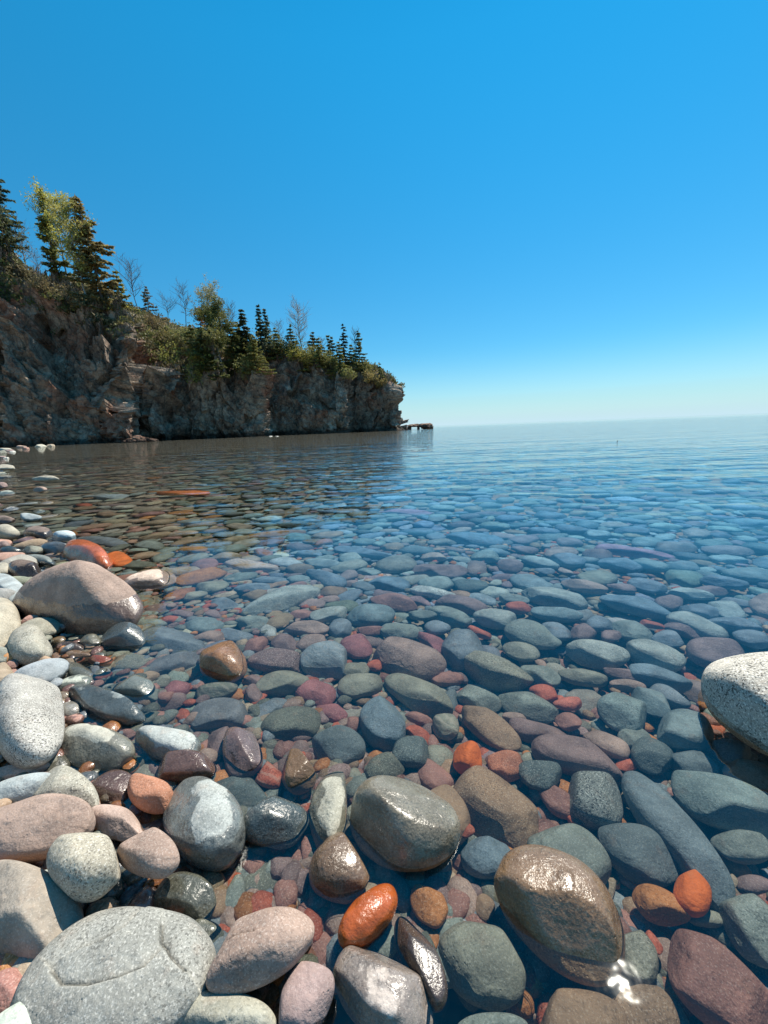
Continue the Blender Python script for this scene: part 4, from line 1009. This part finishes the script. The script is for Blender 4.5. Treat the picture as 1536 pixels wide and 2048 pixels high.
# kind, base x, base y, top y, half width px, colour, extra, label
TREES = [
 ('S', 4, 505, 312, 46, BS, 1.15, "tall blue-green conifer cut by the picture's edge, highest tree on the headland"),
 ('H', 22, 520, 408, 40, (.10, .10, .035), 1.2, "dense olive bushy tree below the tallest conifer"),
 ('S', 118, 566, 378, 19, MG, .8, "dark conifer whose tip shows behind the two tall yellow-green birches"),
 ('B', 142, 578, 388, 30, YG, .4, "tall slender birch with fresh yellow-green leaves, nearer the tallest conifer"),
 ('B', 176, 606, 402, 28, (.40, .36, .10), .4, "second tall pale-leafed birch overlapping the big leaning conifer"),
 ('S', 214, 640, 392, 46, (.25, .21, .10), .75, "big broad dark conifer leaning out on the cliff edge beside the birches"),
 ('N', 58, 552, 448, 26, GB, 0, "bare grey tree with fine twigs between the bushy tree and the birches"),
 ('N', 86, 590, 500, 22, GB, 0, "low bare tangled tree at the foot of the yellow-green birches"),
 ('S', 244, 625, 540, 20, MG, .8, "short green conifer at the outer foot of the big leaning conifer"),
 ('N', 275, 618, 520, 28, BB, 0, "bare fine-twigged tree standing alone on the skyline after the big conifer"),
 ('S', 299, 630, 570, 16, (.17, .15, .08), .55, "small thin pale conifer beside the lone bare tree"),
 ('N', 338, 645, 596, 22, BB, 0, "low crooked bare tree leaning over the grassy skyline"),
 ('N', 374, 655, 570, 20, BB, 0, "slim bare tree on the skyline above the grassy slope"),
 ('S', 403, 665, 612, 14, OR_, .7, "small orange-brown dying conifer on the skyline"),
 ('B', 430, 672, 582, 26, (.34, .30, .12), .28, "pale cream-leafed birch rising over the green bushes"),
 ('N', 466, 680, 604, 16, BB, 0, "thin dark bare tree behind the cream-leafed birch"),
 ('B', 445, 735, 622, 36, (.17, .17, .05), .9, "full yellow-green birch in the middle of the conifer thicket"),
 ('S', 412, 745, 655, 30, DG, 1.1, "dark conifer low on the slope before the yellow-green birch"),
 ('H', 385, 752, 690, 34, (.20, .19, .045), 1.0, "bright yellow-green shrub at the foot of the conifer thicket"),
 ('S', 470, 755, 650, 28, DG, 1.2, "dark full conifer hanging over the vertical rock in the thicket"),
 ('S', 494, 742, 616, 22, (.07, .08, .035), 1.1, "tall ragged conifer with a bent tip in the thicket"),
 ('S', 526, 712, 611, 15, BS, 1.1, "taller of the twin pointed blue-green spruces"),
 ('S', 537, 715, 618, 14, BS, 1.0, "shorter of the twin pointed blue-green spruces"),
 ('S', 512, 750, 668, 26, MG, 1.1, "mid-green conifer below the twin pointed spruces"),
 ('H', 560, 715, 672, 26, (.12, .12, .05), .9, "rounded olive shrub between the twin spruces and the tall bare tree"),
 ('N', 562, 700, 640, 14, GB, 0, "small pale bare tree just after the twin spruces"),
 ('S', 584, 706, 648, 14, MG, 1.0, "pointed green spruce in front of the tall pale bare tree"),
 ('N', 603, 708, 608, 24, WB, 0, "tall pale bare tree with two stems on the skyline"),
 ('S', 628, 718, 664, 17, (.12, .12, .04), 1.1, "yellowish green spruce just after the tall pale bare tree"),
 ('H', 602, 732, 698, 24, (.21, .19, .04), 1.0, "golden green shrub on the cliff lip below the tall bare tree"),
 ('S', 610, 745, 700, 18, MG, 1.0, "small conifer clinging to the rock beneath the golden green shrub"),
 ('S', 645, 735, 690, 20, DG, 1.1, "squat dark conifer on the lip below the yellowish spruce"),
 ('S', 658, 724, 669, 11, DG, .9, "thin dark spruce, first of the pair before the two tall end spruces"),
 ('S', 667, 728, 673, 11, DG, .9, "thin dark spruce, second of the pair before the two tall end spruces"),
 ('N', 646, 722, 674, 12, GB, 0, "tiny bare tree between yellowish spruce and the thin dark pair"),
 ('S', 691, 735, 648, 13, (.04, .06, .045), .65, "tall narrow open spruce near the end of the headland, taller of two"),
 ('S', 720, 740, 662, 15, DG, .75, "narrow open spruce near the end of the headland, last tall one"),
 ('N', 712, 738, 654, 13, BB, 0, "bare dead tree between the two tall end spruces"),
 ('S', 704, 742, 690, 15, MG, 1.1, "low green spruce filling the gap between the two tall end spruces"),
 ('H', 728, 752, 722, 18, (.15, .14, .045), .9, "olive shrub under the last tall spruce"),
 ('H', 690, 762, 738, 20, (.15, .15, .05), .9, "olive shrub on the rock below the tall narrow spruce"),
 ('S', 668, 757, 722, 17, MG, 1.0, "small spruce hanging on the cliff lip beneath the thin dark pair"),
 ('S', 760, 762, 727, 4, DG, .8, "tiny pole-thin spruce alone near the headland tip"),
 ('N', 776, 772, 744, 9, GB, 0, "tiny bare tree, last on the headland tip"),
 ('H', 350, 720, 680, 26, (.13, .12, .05), .7, "sparse olive shrub on the grassy slope"),
 ('H', 190, 632, 596, 26, (.12, .10, .05), .6, "brownish scrub bush under the big leaning conifer"),
 ('H', 130, 612, 578, 24, (.13, .11, .05), .6, "brownish scrub bush at the foot of the two tall birches"),
 ('H', 428, 700, 662, 22, (.16, .15, .05), .9, "yellow-olive bush under the cream-leafed birch"),
]
TREES += [
 ('H', 312, 664, 630, 20, (.16, .12, .06), .6, "brown scrub bush on the skyline after the small pale conifer"),
 ('H', 338, 695, 660, 22, (.17, .14, .05), .6, "low tawny shrub half way down the grassy slope"),
 ('H', 366, 694, 648, 30, (.15, .15, .05), .9, "wide olive shrub under the slim bare skyline tree"),
 ('S', 388, 715, 650, 22, MG, .9, "small bushy conifer at the inner edge of the thicket"),
 ('H', 404, 772, 730, 26, (.19, .18, .05), .8, "yellowish bush hanging on the rock, lowest of the thicket's inner end"),
 ('H', 455, 722, 668, 34, (.17, .16, .05), .9, "deep green-gold bush wrapped round the full birch"),
 ('S', 434, 765, 690, 26, DG, 1.0, "dark conifer rooted low between thicket shrub and rock face"),
 ('S', 480, 716, 640, 22, MG, .9, "lighter conifer before the ragged bent-tip one"),
 ('H', 500, 764, 716, 28, (.14, .14, .05), .9, "dark olive bush at the outer bottom corner of the thicket"),
 ('H', 540, 712, 662, 28, (.17, .16, .05), .9, "golden bush below the shorter twin spruce"),
 ('S', 556, 722, 656, 16, MG, 1.0, "light green spruce between the twin spruces and the tall bare tree"),
 ('H', 580, 722, 684, 24, (.16, .16, .05), .9, "mid-green bush under the pointed green spruce"),
 ('H', 632, 736, 700, 24, (.17, .16, .05), .9, "mossy green bush under the yellowish green spruce"),
 ('S', 640, 738, 676, 12, MG, .9, "slim green spruce right before the squat dark conifer"),
 ('S', 680, 744, 684, 14, MG, 1.0, "full green spruce leaning against the tall narrow one"),
 ('H', 664, 746, 708, 22, (.15, .15, .05), .9, "low round bush below the thin dark pair"),
 ('H', 706, 756, 716, 22, (.16, .15, .05), .9, "thick bush between the bases of the two tall end spruces"),
 ('H', 742, 768, 744, 18, (.20, .16, .06), .8, "tawny bush sloping to the tip after the last tall spruce"),
 ('H', 762, 776, 758, 14, (.20, .16, .06), .8, "small tawny bush beside the pole-thin spruce"),
 ('H', 84, 592, 560, 26, (.15, .12, .06), .6, "brown thorny scrub beneath the inner low bare tree"),
 ('H', 40, 560, 530, 26, (.13, .11, .06), .6, "dull scrub bush at the foot of the dense olive tree"),
 ('N', 240, 650, 590, 20, BB, 0, "bare twiggy sapling under the short green conifer"),
 ('N', 150, 640, 580, 20, GB, 0, "pale bare sapling on the rocks below the second birch"),
]
NAMES = {'S': 'conifer', 'B': 'birch', 'N': 'bare tree', 'H': 'shrub'}
for i, (kd, bx, by, ty, hw, col, ex, lab) in enumerate(TREES):
    p, k = ground_at(bx, by)
    if p is None: print("no ground", i); continue
    topz = z_at_pixel_y(p.x, p.y, ty); H = max(1.0, topz-p.z); W = hw/FPX*p.y*1.05
    loc = (p.x, p.y, p.z-.1)
    if kd == 'S': r = spruce(loc, H, W, 300+i, col, ex, lean=-.09 if 'leaning out' in lab else 0.0)
    elif kd == 'B': r = broadleaf("birch_tree", loc, H, W, 300+i, col, WB, ex)
    elif kd == 'N': r = broadleaf("bare_tree", loc, H, W*.9, 300+i, None, col, 0, stems=2 if 'two stems' in lab else 1)
    else: r = shrub(loc, H*1.1, W*1.1, 300+i, tuple(np.array(col)*1.5), ex)
    tag(r, lab, NAMES[kd], {'S': 'conifers on the headland', 'B': 'leafing birches on the headland', 'N': 'bare trees on the headland', 'H': 'shrubs on the headland'}[kd])
print("trees", round(time.time()-T0, 1))
# brush and dry grass on the slopes
rg = np.random.default_rng(77); Vf = V.reshape(-1, 3); m = np.where((VEG.ravel() > .50) & (Vf[:, 1] > 30))[0]
vis = (VEG.ravel()[m] < .9999) | (rg.uniform(0, 1, len(m)) < .25); m = m[vis]
pick = rg.choice(m, 9000); base = Vf[pick]+rg.normal(0, .25, (9000, 3))*[1, 1, 0]
patch = np.array([mnoise.noise(Vector(b)*.14) for b in base]); keep = (patch > -.12) | (rg.uniform(0, 1, 9000) < .35); base = base[keep]; patch = patch[keep]
k = 13; hgt = np.clip(.35+patch*1.6, .25, 1.3)
C_ = np.repeat(base, k, axis=0)+rg.normal(0, .38, (len(base)*k, 3))*[1, 1, .5]+np.array([0, 0, 1])*(np.repeat(hgt, k)*rg.uniform(0, 1, len(base)*k))[:, None]
pal = np.array([(.18, .15, .08), (.15, .13, .06), (.14, .15, .05), (.10, .10, .05), (.25, .21, .11), (.20, .21, .06)])
cc = np.repeat(pal[rg.integers(0, 6, len(base))], k, axis=0)*rg.uniform(.7, 1.3, (len(C_), 1))
D_ = rg.normal(0, .6, C_.shape)+[0, 0, .8]
uo = leaves_obj("undergrowth", leaf_tris(C_, D_, .42, rg), cc, None); tag(uo, "brown and olive brush and dry grass covering the headland slopes", "undergrowth", kind='stuff')

# ------------------------------------------------------------------ low rocks off the headland, beach rocks
def lump(c, r, seed, sub=4, yaw=0.0, rough=.16, rock=True):
    V_, F_ = ico(sub); rgl = np.random.default_rng(seed); P = shape_unit(V_, rgl, None, .9, 6, .09)
    if rough: P = P*(1+np.array([mnoise.fractal(Vector(p)*2.2+Vector((seed, 0, 0)), 1., 2., 4) for p in P])*rough)[:, None]
    P = P*np.array(r); c_, s_ = math.cos(yaw), math.sin(yaw); return P@np.array([[c_, s_, 0], [-s_, c_, 0], [0, 0, 1]])+np.array(c), F_
def joined(parts):
    VV, FF, n = [], [], 0
    for v, f in parts: VV.append(v); FF.append(f+n); n += len(v)
    return np.vstack(VV), np.vstack(FF)
def at_px(px, Y): return x_on_row(px, Y, 855), Y
Yi = 104.0
q = lambda px: x_on_row(px, Yi, 855)
parts = [lump((q(813), Yi, .2), (1.1, 1.0, .55), 1), lump((q(826), Yi, 1.0), (1.5, 1.0, .38), 2, rough=.12), lump((q(834), Yi+.2, 1.05), (1.5, .9, .45), 3), lump((q(837), Yi, .3), (.38, .8, .9), 4),
         lump((q(852), Yi-.3, .75), (2.0, 1.3, .78), 5), lump((q(846), Yi-.3, 1.0), (1.3, 1.0, .5), 9), lump((q(861), Yi, .6), (.9, .9, .85), 6), lump((q(819), Yi, .35), (.5, .7, .75), 7)]
Vv, Ff = joined(parts); isl = mesh_obj("rock_islet", Vv, Ff, cm, smooth=False); isl.data.attributes.new('veg', 'FLOAT', 'POINT'); tag(isl, "low dark rock islet with small arches just off the headland tip", "islet")
def small_rock(name, px, py, wpx, hpx, rgb, label, group, seed, wet=-.1):
    c3, A, B, C, yaw, H = solve(px, py, wpx, hpx, 0, 0.03+hpx*.001, .7)
    m_ = c3[1]/FPX; A = wpx*m_; C = hpx*m_*.95
    Vv, Ff = lump((0, 0, 0), (A, A*.8, C), seed, 4, rough=.08); o = mesh_obj(name, Vv, Ff, STONE, loc=(c3[0], c3[1], C*.1))
    o.color = (*rgb, 1); o['wetline'] = wet; o['speckle'] = .3; o['banding'] = 0.0; o['grain'] = 8.0; tag(o, label, 'rock', group)
LB = ["pale grey rock on top of the heap at the cliff foot", "whitest rock on the crest of the heap at the cliff foot", "grey rock next after the whitest one on the heap's crest", "bluish rock on the outer shoulder of the cliff-foot heap", "pinkish rock on the outer slope of the cliff-foot heap", "reddish rock, last of the heap's outer slope", "grey rock midway down the cliff-foot heap", "purplish rock on the heap's lower middle", "olive rock low in the cliff-foot heap at the picture's edge", "small white rock lowest on the heap's outer side", "purplish rock in the water below the cliff-foot heap", "small white rock in the water below the cliff-foot heap"]
rgl = np.random.default_rng(8)
for i, (x, y, w_, c_) in enumerate([(4, 889, 10, 'gry'), (14, 890, 9, 'wht'), (24, 891, 8, 'gry'), (31, 893, 8, 'lbl'), (44, 894, 9, 'pnk'), (52, 897, 7, 'dpk'), (10, 899, 10, 'gry'), (20, 901, 7, 'pur'), (2, 904, 9, 'olv'), (25, 903, 5, 'wht'), (4, 914, 8, 'pur'), (12, 915, 5, 'wht')]):
    small_rock('beach_rock', x, y, w_, w_*.42, PAL[c_], LB[i], 'pale rocks heaped at the cliff foot', 500+i)
small_rock('beach_rock', 80, 893, 11, 4.5, PAL['gry'], "block-shaped pale rock alone in the water off the end of the beach", None, 520)
small_rock('beach_rock', 101, 892, 8, 4.0, PAL['tan'], "wedge-shaped yellowish rock, outermost off the end of the beach", None, 521)
small_rock('beach_rock', 541, 872.5, 4, 1.0, PAL['wht'], "tiny pale rock awash before the cliff, nearer the shore of two", None, 522)
small_rock('beach_rock', 554, 872.5, 4, .9, PAL['wht'], "tiny pale rock awash before the cliff, farther out of two", None, 523)
# rubble spit at the foot of the first buttress
sp_, _ = ground_at(268, 872)
parts = []
for i in range(26):
    a_ = i/25; px = 250+rgl.uniform(0, 62); Yy = 58.5+rgl.uniform(0, 4); rr_ = rgl.uniform(.25, .9)*(1-.4*abs(px-275)/40)
    parts.append(lump((x_on_row(px, Yy, 880), Yy, rgl.uniform(-.1, .45)), (rr_*1.3, rr_, rr_*.8), 600+i, 3))
Vv, Ff = joined(parts); rb = mesh_obj("rubble", Vv, Ff, cm, smooth=False); rb.data.attributes.new('veg', 'FLOAT', 'POINT'); tag(rb, "broken rock rubble at the water's edge below the first buttress", "rubble", kind='stuff')
# a small stick afloat on the open lake
c3, _ = unproj(1234, 884, 0); t = Tubes(); t.add([(0, 0, -.12), (.004, 0, 0), (.012, .0, .04), (.018, 0, .06)], [.009, .009, .008, .005], 7); t.add([(.012, 0, .035), (.03, 0, .055)], [.005, .003], 5)
Vv = np.vstack(t.V); st_ = mesh_obj("driftwood_stick", Vv, np.vstack(t.F), bk, loc=tuple(c3)); vcol(st_, 'col', np.tile((.05, .045, .04), (len(Vv), 1))); tag(st_, "tiny dark stick poking up from the open lake far from shore", "stick")
print("extras", round(time.time()-T0, 1))
print("script", round(time.time()-T0, 1), "objects", len(bpy.data.objects))
